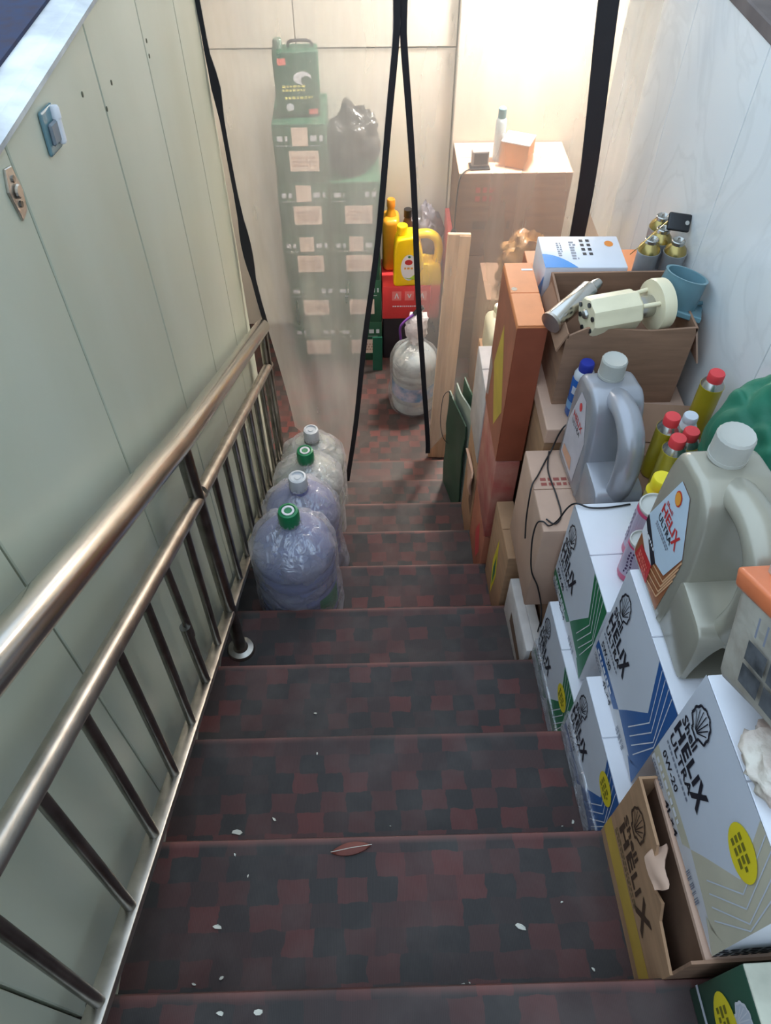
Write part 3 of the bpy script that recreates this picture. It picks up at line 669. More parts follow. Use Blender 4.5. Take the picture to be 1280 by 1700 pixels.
# white carton with blue swoosh
c = Carton('white_blue_carton', 'white carton with blue swoosh and small orange emblem, behind the open carton', .50, .735, 1.88, 2.045, 1.832, 1.965, M_WHITE, -1, flaps=False)
pr = c.top()
pr.poly('swoosh', [(0, 0), (0, .42)]+[(.40*k/8, .42-.42*(k/8)**2) for k in range(1, 9)], M_SKYBLUE, 0)
pr.ell('emblem', .86, .74, .055, .095, flat('emblem_orange', (232, 140, 56)), 0, 20, .05)
for i_, s in enumerate((.50, .58)):
    for k in range(4): pr.rect('lettering', s, .80-.14*k, s+.045, .88-.14*k, M_INK if i_ else M_INK, 0)
pr.bars('small_print', .36, .25, .44, .85, M_GREYINK, 0, 7, 5); pr.bars('small_print', .20, .35, .26, .8, M_GREYINK, 0, 7, 6); pr.done()
pr = c.left(); pr.poly('swoosh', [(.55, 0), (1, 0), (1, .8)], M_SKYBLUE, 0); pr.done()

# further cartons beside the curtain
c = Carton('plain_carton', 'white carton with rough lid in the stack beside the curtain', .40, .475, 1.99, 2.255, 1.045, 1.40, M_WHITE2, 0)
c = Carton('plain_carton', 'torn tan carton at the stair edge beside the curtain', .404, .476, 1.98, 2.235, nz(7), 1.04, M_KRAFT, 0)
bm = box(-.004, .004, -.08, .08, -.05, .05); bmesh.ops.subdivide_edges(bm, edges=bm.edges[:], cuts=4, use_grid_fill=True); crumple(bm, .012, 16, 5)
obj('torn_strip', bm, M_KRAFT3, c.t, smooth=60, loc=(-c.hx-.012, -.03, .40))
pr = c.left(); pr.poly('dark_hole', [(.62, .42), (.92, .40), (.94, .62), (.64, .66)], M_KRAFTD, 0); pr.done()
c = Carton('plain_carton', 'tan carton edge behind the white canister by the curtain', .452, .88, 2.33, 2.56, .80, 1.20, M_KRAFT, 0)
c = Carton('plain_carton', 'dark carton at the foot of the stack by the curtain', .47, .88, 2.25, 2.56, nz(8), .796, M_KRAFTD, 0)

# ---- flattened green cartons on edge
for k, (x, y_, rz, ln, zb, m_, lab) in enumerate([
    (.376, 2.425, 13, .235, .93, M_DKGREEN, 'flattened dark green carton standing nearest the curtain'),
    (.400, 2.41, 11, .225, .99, mat('pale_green_card', (168, 180, 166), .6), 'flattened pale green carton between two dark green ones'),
    (.424, 2.40, 9, .235, 1.03, M_GREENBOX, 'flattened bright green edged carton leaning by the stack'),
    (.444, 2.39, 6, .225, .90, mat('grey_green_card', (126, 138, 124), .6, var=.2), 'flattened grey green carton closest to the stacked boxes')]):
    bm = box(-.003, .003, -ln/2, ln/2, 0, zb-nz(8)); bmesh.ops.subdivide_edges(bm, edges=bm.edges[:], cuts=8, use_grid_fill=True); crumple(bm, .009, 8, k+2)
    for v in bm.verts: v.co.z = max(v.co.z, 0)
    o = obj('flattened_carton', bm, m_, None, smooth=60, loc=(x, y_, nz(8))); o.rotation_euler = (0, 0, R(rz)); tag(o, lab, 'cardboard')

# ---- white plastic canister by the curtain
def rounded_block(w, d, h, r, n=6):
    bm = box(-w/2, w/2, -d/2, d/2, 0, h, r, n); return bm
t = thing('white_canister', 'cream white plastic canister with a moulded handle, on the stack by the curtain', 'canister', (.512, 2.43, 1.202))
obj('body', rounded_block(.11, .20, .17, .03, 4), M_IVORY, t, smooth=60)
obj('handle', tube(spline([(0, -.07, .16), (0, -.06, .215), (0, .02, .225), (0, .06, .16)], 6), .016, 12), M_IVORY, t, smooth=60)
obj('cap', lathe([(.022, 0), (.022, .028), (.018, .032)], 20, center=(0, .075, .165)), M_IVORY, t, smooth=40)

# ------------------------------------------------------------------ open carton with parts
x0, x1, y0, y1, z0, z1 = .508, .845, 1.585, 1.845, 1.720, 1.975
hx, hy, H, th = (x1-x0)/2, (y1-y0)/2, z1-z0, .006
t = thing('open_carton', 'open brown carton full of pump parts', 'box', ((x0+x1)/2, (y0+y1)/2, z0))
obj('side_panel', prism([(-hy, 0), (hy, 0), (hy, H), (-.02, H-.012), (-.055, H-.05), (-.075, H-.02), (-hy, H-.03)], -hx, -hx+th, 'x'), M_KRAFT2, t)
obj('side_panel', box(hx-th, hx, -hy, hy, 0, H), M_KRAFT2, t)
obj('side_panel', prism([(-hx+th, 0), (hx-th, 0), (hx-th, H), (.05, H-.008), (-hx+.05, H+.004), (-hx+th, H-.02)], -hy, -hy+th, 'y'), M_KRAFT2, t)
obj('side_panel', box(-hx+th, hx-th, hy-th, hy, 0, H), M_KRAFT2, t)
obj('bottom_panel', box(-hx+th, hx-th, -hy+th, hy-th, 0, th), M_KRAFT2, t)
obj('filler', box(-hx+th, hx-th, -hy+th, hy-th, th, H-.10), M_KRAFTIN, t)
b1 = obj('flap', box(-.06, 0, -hy, hy-.02, -.004, 0), M_KRAFT2, t, loc=(-hx+.002, 0, H-.012)); b1.rotation_euler = (0, R(-68), 0)
b1 = obj('flap', box(0, .12, -hy, hy-.02, -.004, 0), M_KRAFT3, t, loc=(hx-.002, 0, H-.002)); b1.rotation_euler = (0, R(72), 0)
# pump
t = thing('fuel_pump', 'ivory plastic fuel pump module lying across the open carton', 'pump', (.655, 1.640, 1.992), rot=(0, R(90), R(14)))
def octa(a, z): return 1+.04*math.cos(8*a)
obj('body', lathe([(.048, -.10), (.052, -.092), (.052, .03), (.047, .036)], 32, sq=lambda a, z: .94+.05*math.cos(8*a)), M_IVORY, t, smooth=30)
obj('neck', lathe([(.030, .036), (.028, .085)], 20), M_TIN, t, smooth=30)
obj('flange', lathe([(.040, .082), (.066, .084), (.068, .092), (.066, .118), (.058, .120), (.054, .100), (.02, .098)], 36), M_IVORY, t, smooth=30)
for a in (.4, 2.2, 4.0):
    obj('strut', tube([(.036*math.cos(a), .036*math.sin(a), .03), (.044*math.cos(a), .044*math.sin(a), .09)], .006, 8), M_IVORY, t, smooth=60)
for a, r_ in ((.2, .038), (1.2, .032), (1.9, .040), (3.2, .036), (4.3, .034), (5.3, .038)):
    obj('bolt_hole', lathe([(.0065, -.1035), (.0065, -.1)], 12, center=(r_*math.cos(a), r_*math.sin(a), 0)), M_BLACKP, t)
obj('outlet', lathe([(.010, -.108), (.013, -.104), (.013, -.098)], 16, center=(-.005, .004, 0)), M_TIN, t, smooth=40)
# silver tube
t = thing('silver_tube', 'shiny silver cylinder lying diagonally in the open carton', 'tube', (.545, 1.70, 1.975), rot=(R(0), R(78), R(40)))
obj('shell', lathe([(.026, -.09), (.028, -.085), (.028, .06), (.024, .066)], 28), M_STEEL, t, smooth=40)
obj('end_cap', lathe([(.018, .064), (.016, .088), (.012, .10)], 20), M_TIN, t, smooth=40)
obj('bottom_ring', lathe([(.030, -.094), (.030, -.086)], 28), M_STEELD, t, smooth=40)
# teal housing
t = thing('plastic_housing', 'grey-teal plastic duct housing leaning out of the open carton by the wall', 'housing', (.815, 1.71, 1.965), rot=(R(-14), R(10), R(-20)))
bm = lathe([(.058, 0), (.060, .004), (.056, .075), (.058, .080), (.051, .080), (.048, .01)], 30, cap=False); obj('ring', bm, M_TEAL, t, smooth=40)
obj('bracket', prism([(-.03, -.07), (.075, -.06), (.085, .05), (.02, .08)], -.012, .004, 'z', .003, 1), M_TEAL, t)
obj('rib', tube([(-.03, -.065, .01), (.085, .045, .012)], .006, 8), M_TEAL, t, smooth=60)
obj('core', lathe([(.030, .0), (.030, .035)], 18), mat('dark_teal', (52, 78, 86), .4), t, smooth=40)

# ------------------------------------------------------------------ spray cans by the wall
def spray_can(x, y, z, label, h=.205):
    t = thing('spray_can', label, 'spray can', (x, y, z), random.uniform(0, 3), 'capless spray cans by the right wall')
    obj('body', lathe([(.029, 0), (.031, .003), (.031, h-.045), (.0325, h-.042), (.0325, h-.038)], 28), M_CANBODY, t, smooth=40)
    obj('shoulder', lathe([(.0315, h-.038), (.028, h-.026), (.018, h-.014), (.0165, h-.012)], 28), M_BRASS, t, smooth=40)
    obj('valve_cup', lathe([(.0185, h-.013), (.0190, h-.004), (.017, h-.002), (.012, h-.009), (.005, h-.009), (.0035, h+.004)], 24), M_TIN, t, smooth=40)
    b_ = lathe([(.0313, .03), (.0313, .09)], 28, cap=False); obj('label_band', b_, M_WHITE, t, smooth=40)
spray_can(.852, 2.03, 1.832, 'capless spray can standing farthest up the stack by the wall')
spray_can(.790, 1.910, 1.832, 'capless spray can on the left of the four by the wall')
spray_can(.836, 1.963, 1.832, 'capless spray can half covered by the black key fob')
spray_can(.862, 1.900, 1.832, 'capless spray can nearest the grey-teal housing')
t = thing('key_fob', 'black rectangular car remote with a thin wire, resting on the spray cans', 'remote', (.866, 1.945, 2.062), rot=(R(52), R(6), R(-6)))
obj('case', box(-.032, .032, -.024, .024, -.006, .006, .005, 3), M_BLACKP, t, smooth=40)
obj('ring', lathe([(.006, .006), (.006, .0075)], 14, center=(.021, 0, 0)), M_TIN, t)
obj('wire', tube(spline([(-.03, .0, 0), (-.06, -.03, .02), (-.10, -.08, .01), (-.115, -.10, -.01)], 6), .0012, 6), M_BRASS, t)

# ------------------------------------------------------------------ bottles and cans
def can(x, y, z, r, h, body, cap, name, label, cat, group=None, capr=.6, caph=.022, neck=M_TIN, band=None, rot=None):
    t = thing(name, label, cat, (x, y, z), 0, group, rot)
    obj('body', lathe([(r*.94, 0), (r, .004), (r, h-.018), (r*1.02, h-.016), (r*1.02, h-.012)], 30), body, t, smooth=40)
    obj('shoulder', lathe([(r, h-.012), (r*.86, h-.004), (capr*r*.95, h+.004)], 30), neck, t, smooth=40)
    cp = obj('cap', lathe([(capr*r, h+.002), (capr*r, h+caph-.003), (capr*r*.9, h+caph)], 26), cap, t, smooth=40)
    if band: obj('label_band', lathe([(r*1.006, h*.2), (r*1.006, h*.75)], 30, cap=False), band, t, smooth=40)
    return t
G = 'yellow cans with red caps'
can(.702, 1.278, 1.768, .0275, .165, M_YELCAN, M_REDCAP, 'additive_can', 'yellow can with red cap, farthest of the three in a cluster', 'can', G, .68, .026)
can(.742, 1.244, 1.768, .0275, .150, M_YELCAN, M_REDCAP, 'additive_can', 'yellow can with red cap half hidden by the clear bottle', 'can', G, .68, .026)
can(.698, 1.210, 1.768, .0275, .162, M_YELCAN, M_REDCAP, 'additive_can', 'yellow can with red cap nearest the silver oil jug label', 'can', G, .68, .026)
can(.838, 1.405, 1.768, .0285, .185, M_YELCAN, M_REDCAP, 'additive_can', 'yellow can with red cap standing alone by the wall and green bag', 'can', G, .68, .026)
t = can(.758, 1.302, 1.768, .022, .15, M_WHITE, M_WHITECAP, 'small_bottle', 'small white capped bottle behind the red-capped cans', 'bottle', None, .8, .02, M_WHITE)
# clear bottle
t = thing('clear_bottle', 'clear empty plastic bottle between red-capped cans and green bag', 'bottle', (.715, 1.130, 1.787), rot=(R(3), R(-3), 0))
obj('body', lathe([(.024, 0), (.028, .01), (.026, .06), (.029, .08), (.028, .13), (.016, .165), (.014, .185)], 26), M_CLEARBOT, t, smooth=50)
obj('cap', lathe([(.015, .18), (.015, .196)], 18), M_GREYCAP, t, smooth=40)
# yellow-capped bottle peeking above the pink cans
t = can(.628, 1.085, 1.787, .026, .145, M_YELCAN, M_YEL, 'yellow_bottle', 'bright yellow capped bottle peeking over the pink cans', 'bottle', None, .85, .03, M_YEL)
# pink cans on the green carton
for x, y, h, lab, ang in ((.598, 1.015, .165, 'pink and white can with an empty rim, taller one beside the oil label', 0), (.566, .955, .125, 'small pink can with pull ring between taller can and oil jug', 1)):
    r = .036 if h > .13 else .028
    t = thing('pink_can', lab, 'can', (x, y, 1.787), ang)
    obj('body', lathe([(r*.9, 0), (r, .008), (r, h-.014), (r*.94, h-.009)], 32), M_PINK, t, smooth=40)
    obj('lid', lathe([(r*.94, h-.009), (r*1.0, h-.002), (r*.97, h), (r*.90, h), (r*.86, h-.006), (r*.2, h-.006)], 32), mat('pale_tin_lid', (206, 204, 198), .4, .3), t, smooth=40)
    bnd = bmesh.new(); n = 14
    for k in range(n):
        a = math.pi*.62+math.pi*.76*k/n; b = math.pi*.62+math.pi*.76*(k+1)/n
        q = [bnd.verts.new((r*1.012*math.cos(w), r*1.012*math.sin(w), z)) for w, z in ((a, h*.18), (b, h*.18), (b, h*.9), (a, h*.9))]
        bnd.faces.new(q)
    obj('label_band', bnd, mat('lilac_label', (186, 170, 190), .4), t, smooth=60)
    bnd = bmesh.new(); rnd = random.Random(4+ang)
    for k in range(7):
        z = h*(.26+.085*k); a = math.pi*(.85+.02*math.sin(k)); b = a+.42
        q = [bnd.verts.new((r*1.03*math.cos(w), r*1.03*math.sin(w), zz)) for w, zz in ((a, z), (b, z), (b, z+h*.055), (a, z+h*.055))]
        bnd.faces.new(q)
    obj('lettering', bnd, M_PURPLEINK, t)
    if ang: obj('pull_ring', tube([(.008*math.cos(k*.6283), .008*math.sin(k*.6283), h-.003) for k in range(11)], .0015, 6), M_STEELD, t)
# blue bottle
t = thing('blue_bottle', 'blue additive bottle with a dark blue cap in front of the open carton', 'bottle', (.566, 1.545, 1.722))
obj('body', lathe([(.026, 0), (.029, .006), (.029, .125), (.026, .132)], 30), M_BLUEBOT, t, smooth=40)
obj('shoulder', lathe([(.027, .130), (.027, .14), (.022, .152), (.019, .155)], 30), M_WHITECAP, t, smooth=40)
obj('cap', lathe([(.0195, .153), (.0195, .175), (.017, .180)], 26), M_BLUECAP, t, smooth=40)
bnd = bmesh.new()
for k in range(6):
    a = math.pi*1.12+.12*k
    q = [bnd.verts.new((.0297*math.cos(w), .0297*math.sin(w), z)) for w, z in ((a, .085), (a+.09, .085), (a+.09, .110), (a, .110))]
    bnd.faces.new(q)
obj('lettering', bnd, M_WHITE, t)
bnd = lathe([(.0294, .03), (.0294, .055)], 30, cap=False); obj('pale_band', bnd, mat('pale_blue', (110, 160, 206), .3), t, smooth=40)

# ------------------------------------------------------------------ oil jugs with handle
def oil_jug(name, label, loc, rot, m, sc=1.0, face=True, cap=M_GREYCAP):
    t = thing(name, label, 'oil jug', loc, rot)
    T = .115
    def sil(pts, n=5):
        q = spline([(a, 0, b) for a, b in pts+[pts[0]]], n)[:-1]; return [(p.x*sc, p.z*sc) for p in q]
    main = [(-.028, .0), (.05, .0), (.124, .0), (.128, .06), (.128, .16), (.122, .235), (.105, .272), (.06, .282), (.03, .284), (.002, .262), (-.016, .21), (-.030, .13), (-.032, .05)]
    obj('body', prism(sil(main), -T/2*sc, T/2*sc, 'x', .013*sc, 3), m, t, smooth=50)
    low = [(-.020, .0), (-.07, .0), (-.120, .0), (-.127, .03), (-.124, .085), (-.112, .118), (-.07, .126), (-.02, .130), (.01, .12), (.01, .02)]
    mesh = me(prism(sil(low, 3), -T/2*sc*.94, T/2*sc*.94, 'x', .007*sc, 2))
    def hollow():
        bm = bmesh.new(); n = 16; A = []
        for y in (-.16, -.060):
            k_ = 1.0 if y < -.1 else .72
            A.append([bm.verts.new((T*.42*k_*math.cos(math.pi*k/n)*sc, y*sc, (.008+.102*k_*math.sin(math.pi*k/n))*sc)) for k in range(n+1)])
        for k in range(n): bm.faces.new((A[0][k], A[0][k+1], A[1][k+1], A[1][k]))
        bm.faces.new((A[0][n], A[0][0], A[1][0], A[1][n])); bm.faces.new(A[0]); bm.faces.new(list(reversed(A[1])))
        bmesh.ops.recalc_face_normals(bm, faces=bm.faces[:]); return me(bm)
    def thumb():
        pts = [(-.108, .014), (-.106, .060), (-.080, .094), (-.040, .100), (-.012, .086), (-.020, .040), (-.055, .014)]
        return me(prism(sil(pts, 4), -.10*sc, -.030*sc, 'x'))
    mesh = boolean(mesh, [hollow()]); mesh.shade_smooth(); mesh.set_sharp_from_angle(angle=R(38))
    link('base_block', mesh, m, t)
    hp = spline([(0, a*sc, b*sc) for a, b in ((.05, .258), (.0, .274), (-.05, .276), (-.092, .250), (-.108, .20), (-.108, .15), (-.098, .09))], 7)
    bm = tube(hp, .0225*sc, 20)
    for v in bm.verts: v.co.x *= 1.25
    obj('handle', bm, m, t, smooth=70)
    obj('neck', lathe([(.026*sc, .268*sc), (.026*sc, .296*sc)], 28, center=(0, .085*sc, 0)), m, t, smooth=40)
    obj('cap', lathe([(.0275*sc, .288*sc), (.0275*sc, .322*sc), (.025*sc, .326*sc), (.021*sc, .3245*sc), (.002, .3245*sc)], 40, center=(0, .085*sc, 0), sq=lambda a, z: 1+.012*math.cos(20*a)), cap, t, smooth=30)
    obj('cap_ring', lathe([(.0285*sc, .282*sc), (.0285*sc, .288*sc)], 30, center=(0, .085*sc, 0)), cap, t, smooth=40)
    return t
j = oil_jug('oil_jug', 'champagne grey oil jug with a copper striped label, on the blue carton', (.582, .748, 1.964), R(2), M_CHAMP, 1.13)
X = -.115/2*1.13
pr = Print((X, .133, .018), (0,-1,0), (0,0,1), .147, .266, j, .0008)
pr.poly('label_field', [(.0, .42), (.36, .98), (.62, .98), (.98, .62), (.80, .30), (.55, .25)], M_PALEBLUE, 1)
pr.poly('label_base', [(0, .0), (.95, .0), (1.0, .55), (.98, .62), (.62, .98), (.36, .98), (.0, .42)], M_COPPER, 0)
for k in range(4):
    d = .06*k; pr.line('stripe', [(1.0, .60-d*1.1), (.84+d*.05, .26-d*.95), (.42, .20-d)], .0032, flat('pale_copper', (222, 172, 130)), 1)
pr.poly('dark_strip', [(.0, .42), (.55, .25), (.50, .18), (.0, .35)], M_INK, 2); pr.bars('strip_print', .08, .29, .42, .33, M_WHITE, 3, 1, 2)
pr.poly('white_patch', [(0, .35), (.5, .18), (.40, .12), (0, .22)], M_WHITE, 1)
pr.poly('red_patch', [(.05, .0), (.55, .0), (.50, .18), (.12, .16)], M_REDLAB, 2); pr.bars('red_print', .14, .03, .46, .13, flat('salmon', (226, 120, 104)), 3, 3, 8)
pr.ell('emblem', .44, .86, .085, .060, flat('emblem_red', (212, 66, 48)), 2, 24, .04); pr.ell('emblem', .44, .86, .070, .049, flat('emblem_orange2', (236, 158, 58)), 3, 24, .04)
pr.text('lettering', 'Shell', .26, .70, .46, .735, M_REDLAB, 2, .02); pr.text('lettering', 'HELI', .22, .60, .64, .685, M_REDLAB, 2, .03); pr.text('lettering', 'X', .64, .56, .80, .695, M_REDLAB, 2, .03)
pr.text('lettering', 'ULTRA', .22, .525, .66, .585, M_INK, 2, .02); pr.bars('small_print', .22, .46, .66, .51, M_GREYINK, 2, 2, 4); pr.done()
j = oil_jug('oil_jug', 'silver oil jug with worn red lettering, next to the blue bottle', (.590, 1.322, 1.652), R(4), M_SILVER, 1.12)
pr = Print((-.115/2*1.12, .125, .03), (0,-1,0), (0,0,1), .13, .25, j, .0008)
pr.poly('label_field', [(.02, .0), (.9, .0), (.98, .6), (.6, .98), (.3, .98), (.02, .5)], mat('lilac_white', (206, 200, 208), .4), 0)
pr.text('lettering', 'HELIX', .2, .62, .75, .70, M_REDLAB, 1, .02); pr.text('lettering', 'ULTRA', .2, .54, .7, .60, M_INK, 1, .0); pr.ell('emblem', .44, .84, .07, .05, M_REDCAP, 1, 20)
pr.poly('warm_patch', [(.1, .05), (.7, .05), (.6, .2), (.1, .16)], flat('peach', (226, 170, 140)), 1); pr.done()

# ------------------------------------------------------------------ worn pack, crumpled film, green bag
t = thing('worn_pack', 'worn printed packet with orange top edge at the right edge of the picture', 'packet', (.598, .435, 2.195), rot=(R(-24), R(4), R(4)))
bm = box(-.085, .085, -.10, .10, 0, .17, .012, 2); bmesh.ops.subdivide_edges(bm, edges=[e for e in bm.edges if e.calc_length() > .05], cuts=4, use_grid_fill=True); crumple(bm, .007, 14, 4)
for v in bm.verts: v.co.z = max(v.co.z, 0)
obj('body', bm, M_OLDPRINT, t, smooth=50)
pr = Print((-.092, .10, 0), (0,-1,0), (0,0,1), .20, .17, t, .002)
for a in range(2):
    for b in range(2): pr.poly('dark_pane', [(.30+.26*a, .20+.22*b), (.52+.26*a, .20+.22*b), (.52+.26*a, .38+.22*b), (.30+.26*a, .38+.22*b)], mat('slate_print', (92, 94, 98), .5, var=.3, scale=40), 0)
for k in range(4): pr.rect('grey_line', .34+.10*k, .66, .36+.10*k, .84, M_GREYINK, 0)
pr.done()
obj('top_edge', crumple(box(-.092, .090, -.105, .105, .150, .180, .006, 2), .004, 20, 2), mat('orange_film', (222, 122, 78), .35), t, smooth=60)
obj('fold', crumple(box(-.06, .07, -.08, .09, .172, .196, .008, 2), .006, 20, 6), M_SOFT, t, smooth=60)
o = obj('crumpled_film', blob(.050, .060, .028, .30, 5, 4, 5, True, .25), M_SOFT, None, smooth=70, loc=(.552, .375, 2.142)); tag(o, 'crumpled clear film wad lying on the 0W-20 carton', 'plastic film')
o = obj('cloth_bag', crumple(blob(.078, .15, .225, .26, 3.2, 5, 8, True, .22), .016, 16, 3), M_GREENCLOTH, None, smooth=80, loc=(.798, 1.08, 1.800)); tag(o, 'crumpled dark green cloth bag against the right wall', 'bag')

# ------------------------------------------------------------------ cables
def cable(pts, label, r=.0022):
    o = obj('cable', tube(spline(pts, 10), r, 8), M_BLACKP, None, smooth=80); return tag(o, label, 'cable')
cable([(.552, 1.497, 1.738), (.527, 1.486, 1.730), (.512, 1.478, 1.70), (.50, 1.466, 1.660), (.478, 1.43, 1.655), (.448, 1.375, 1.655), (.428, 1.342, 1.656), (.4205, 1.32, 1.635), (.419, 1.30, 1.56), (.420, 1.275, 1.505)], 'black cable running from the blue bottle over the corner of the pinkish carton')
cable([(.615, 1.155, 1.789), (.56, 1.146, 1.789), (.515, 1.146, 1.790), (.486, 1.158, 1.792), (.472, 1.168, 1.765), (.462, 1.182, 1.70), (.450, 1.198, 1.657), (.436, 1.212, 1.657), (.4225, 1.216, 1.645), (.419, 1.212, 1.59), (.421, 1.194, 1.53), (.428, 1.176, 1.48), (.452, 1.170, 1.42), (.478, 1.168, 1.32), (.488, 1.168, 1.25), (.486, 1.160, 1.192)], 'thin black cable looping from the green carton to the flat white carton')
cable([(.492, 1.462, 1.656), (.478, 1.39, 1.655), (.486, 1.30, 1.655), (.487, 1.235, 1.655), (.466, 1.205, 1.655), (.446, 1.222, 1.655)], 'short black cable curl on the lid of the pinkish carton')
cable([(.355, 2.50, .93), (.335, 2.50, .96), (.315, 2.50, .92), (.31, 2.48, .80), (.325, 2.46, .72), (.348, 2.44, .70)], 'thin wire loop hanging beside the flattened green cartons', .0016)

# ------------------------------------------------------------------ bagged water jugs on the stairs
def jug_profile():
    p = [(.120, 0), (.132, .008)]
    for k in range(5): z = .03+.055*k; p += [(.135, z), (.135, z+.030), (.130, z+.040), (.130, z+.047)]
    return p+[(.135, .305), (.134, .335), (.122, .375), (.088, .415), (.045, .440), (.030, .452), (.029, .478)]
def bag_mesh(seed, flare):
    prof = [(.128, .002), (.146, .02), (.150, .10), (.149, .20), (.150, .29), (.146, .345), (.128, .392), (.092, .428), (.050, .452), (.037, .468), (.035, .480)]
    P = spline([(r, 0, z) for r, z in prof], 5)
    bm = lathe([(p.x, p.z) for p in P], 72, cap=False)
    for v in bm.verts:
        a = math.atan2(v.co.y, v.co.x); z = v.co.z
        w = .006*noise.noise(Vector((math.cos(a)*5, math.sin(a)*5, z*14+seed*9)))+.012*noise.noise(Vector((math.cos(a)*2, math.sin(a)*2, z*6+seed*5)))
        w += .004*math.sin(a*13+seed+z*9)*(1 if z > .33 else .3)
        if z < .14: w += flare*max(0, math.cos(a+.75))**6*(1-z/.14)
        if z < .45: w = max(w, -.006)
        r = math.hypot(v.co.x, v.co.y); f = min(r+w, .1455+(.05 if flare and z < .14 else 0))/r; v.co.x *= f; v.co.y *= f
    return bm
specs = [(1.512, 5, M_GREENCAP, M_WATERJUG, 'blue water jug in a clear bag, green cap, nearest of the four', .03, True),
         (1.806, 6, M_WHITECAP, M_WATERJUG, 'blue water jug in a clear bag, white cap, second from the nearest', .02, False),
         (2.098, 7, M_GREENCAP, mat('pale_water_jug', (196, 200, 190), .2, var=.08), 'pale water jug in a clear bag, green cap, third from the nearest', 0, False),
         (2.388, 8, M_WHITECAP, mat('pale_water_jug', (0, 0, 0)), 'pale water jug in a clear bag, white cap, by the plastic curtain', 0, False)]
for k, (y, i, capm, bodym, lab, flare, sticker) in enumerate(specs):
    t = thing('water_jug', lab, 'water jug', (-.266, y, nz(i)), .6*k, 'bagged water jugs on the stairs')
    obj('body', lathe(jug_profile(), 40), bodym, t, smooth=40)
    cp = obj('cap', lathe([(.0325, .462), (.034, .470), (.034, .508), (.031, .520), (.024, .522), (.022, .516), (.012, .516), (.011, .520), (.003, .520)], 32), capm, t, smooth=35)
    if capm == M_GREENCAP: obj('cap_seal', lathe([(.020, .5185), (.020, .5215), (.013, .5215), (.0125, .5185)], 24, cap=False), M_WHITE, cp, smooth=40)
    else: obj('neck_band', lathe([(.034, .448), (.034, .463)], 24), M_BLUECAP if k == 1 else M_DKGREEN, cp, smooth=40)
    if sticker:
        bm = bmesh.new(); n = 8; g = []
        for q in range(n+1):
            a = -.95+.75*q/n; g.append([bm.verts.new((.1365*math.cos(a), .1365*math.sin(a), z)) for z in (.06, .17)])
        for q in range(n): bm.faces.new((g[q][0], g[q+1][0], g[q+1][1], g[q][1]))
        obj('label', bm, M_GREENCAP, t, smooth=60)
    obj('plastic_bag', bag_mesh(k+1, flare), M_BAGF, t, smooth=75)

# ------------------------------------------------------------------ lower room behind the curtain
def green_carton(x0, x1, y0, y1, z0, z1, label, lab2, seed):
    c = Carton('green_carton', label, x0, x1, y0, y1, z0, z1, M_GREENBOX, 0, group='green cartons stacked behind the curtain')
    pr = c.front()
    pr.rect('paper_label', .30, .44, .72, .70, M_LABEL, 0) if False else None
    pr.rect('paper_label', .28, .20, .84, .56, M_LABEL, 0); pr.bars('label_print', .34, .28, .78, .48, flat('tan_ink', (196, 160, 146)), 1, 3, seed)
    if lab2: pr.rect('paper_label', .36, .64, .66, .95, M_LABEL, 0)
    pr.bars('white_print', .08, .72, .28, .86, M_PALE, 0, 1, seed+3); pr.bars('white_print', .70, .72, .94, .88, M_PALE, 0, 1, seed+5)
    pr.rect('white_line', .06, .64, .34, .65, M_PALE, 0); pr.rect('white_line', .68, .64, .9, .65, M_PALE, 0); pr.done()
h = .2985
ords = ['bottom', 'second', 'third', 'fourth', 'top']
for k in range(5):
    dx = .006*math.sin(k*2.1)
    green_carton(-.478+dx, -.208+dx, 3.90, 4.27, k*h, k*h+h-.002, 'green oil carton, %s of five in the left stack behind the curtain' % ['lowest', 'second from the floor', 'third from the floor', 'fourth from the floor', 'topmost'][k], k > 1, k+2)
for k in range(4):
    dx = .006*math.sin(k*1.7+1)
    green_carton(-.198+dx, .070+dx, 3.90, 4.27, k*h, k*h+h-.002, 'green oil carton, %s of four in the right stack behind the curtain' % ['lowest', 'second from the floor', 'third from the floor', 'topmost'][k], k == 2, k+20)
# green oil tin on the left stack
t = thing('oil_tin', 'green oil tin with a screw cap on top of the left green stack', 'oil tin', (-.335, 4.03, 1.494), R(4))
obj('body', box(-.11, .11, -.05, .05, 0, .30, .012, 3), M_GREENBOX, t, smooth=40)
obj('handle', tube(spline([(-.03, 0, .298), (-.02, 0, .325), (.07, 0, .325), (.085, 0, .298)], 6), .007, 10), M_BLACKP, t, smooth=60)
obj('cap', lathe([(.022, .298), (.022, .335), (.019, .34)], 22, center=(-.08, 0, 0)), mat('grey_green_cap', (96, 116, 106), .4), t, smooth=40)
pr = Print((-.11, -.05, 0), (1,0,0), (0,0,1), .22, .30, t)
pr.rect('red_mark', .10, .80, .28, .90, mat('salmon_mark', (222, 120, 112), .5), 0)
pr.ell('picture', .62, .60, .20, .10, M_PALE, 0); pr.ell('picture_dark', .70, .56, .12, .07, M_DKGREEN, 1)
pr.bars('yellow_print', .16, .40, .68, .52, mat('pale_yellow', (214, 210, 120), .5), 1, 2, 3); pr.bars('yellow_print', .2, .28, .82, .35, mat('pale_yellow', (0, 0, 0)), 1, 1, 7)
pr.ell('white_dot', .30, .16, .09, .06, M_PALE, 0); pr.rect('red_mark', .72, .03, .92, .12, mat('salmon_mark', (0, 0, 0)), 0); pr.done()
# black bag on the right stack
o = obj('plastic_bag', blob(.125, .13, .17, .30, 6, 4, 3, True, .25), M_BLACKBAG, None, smooth=70, loc=(-.066, 4.08, 1.193)); tag(o, 'black plastic bag lying on the right green stack', 'bag')

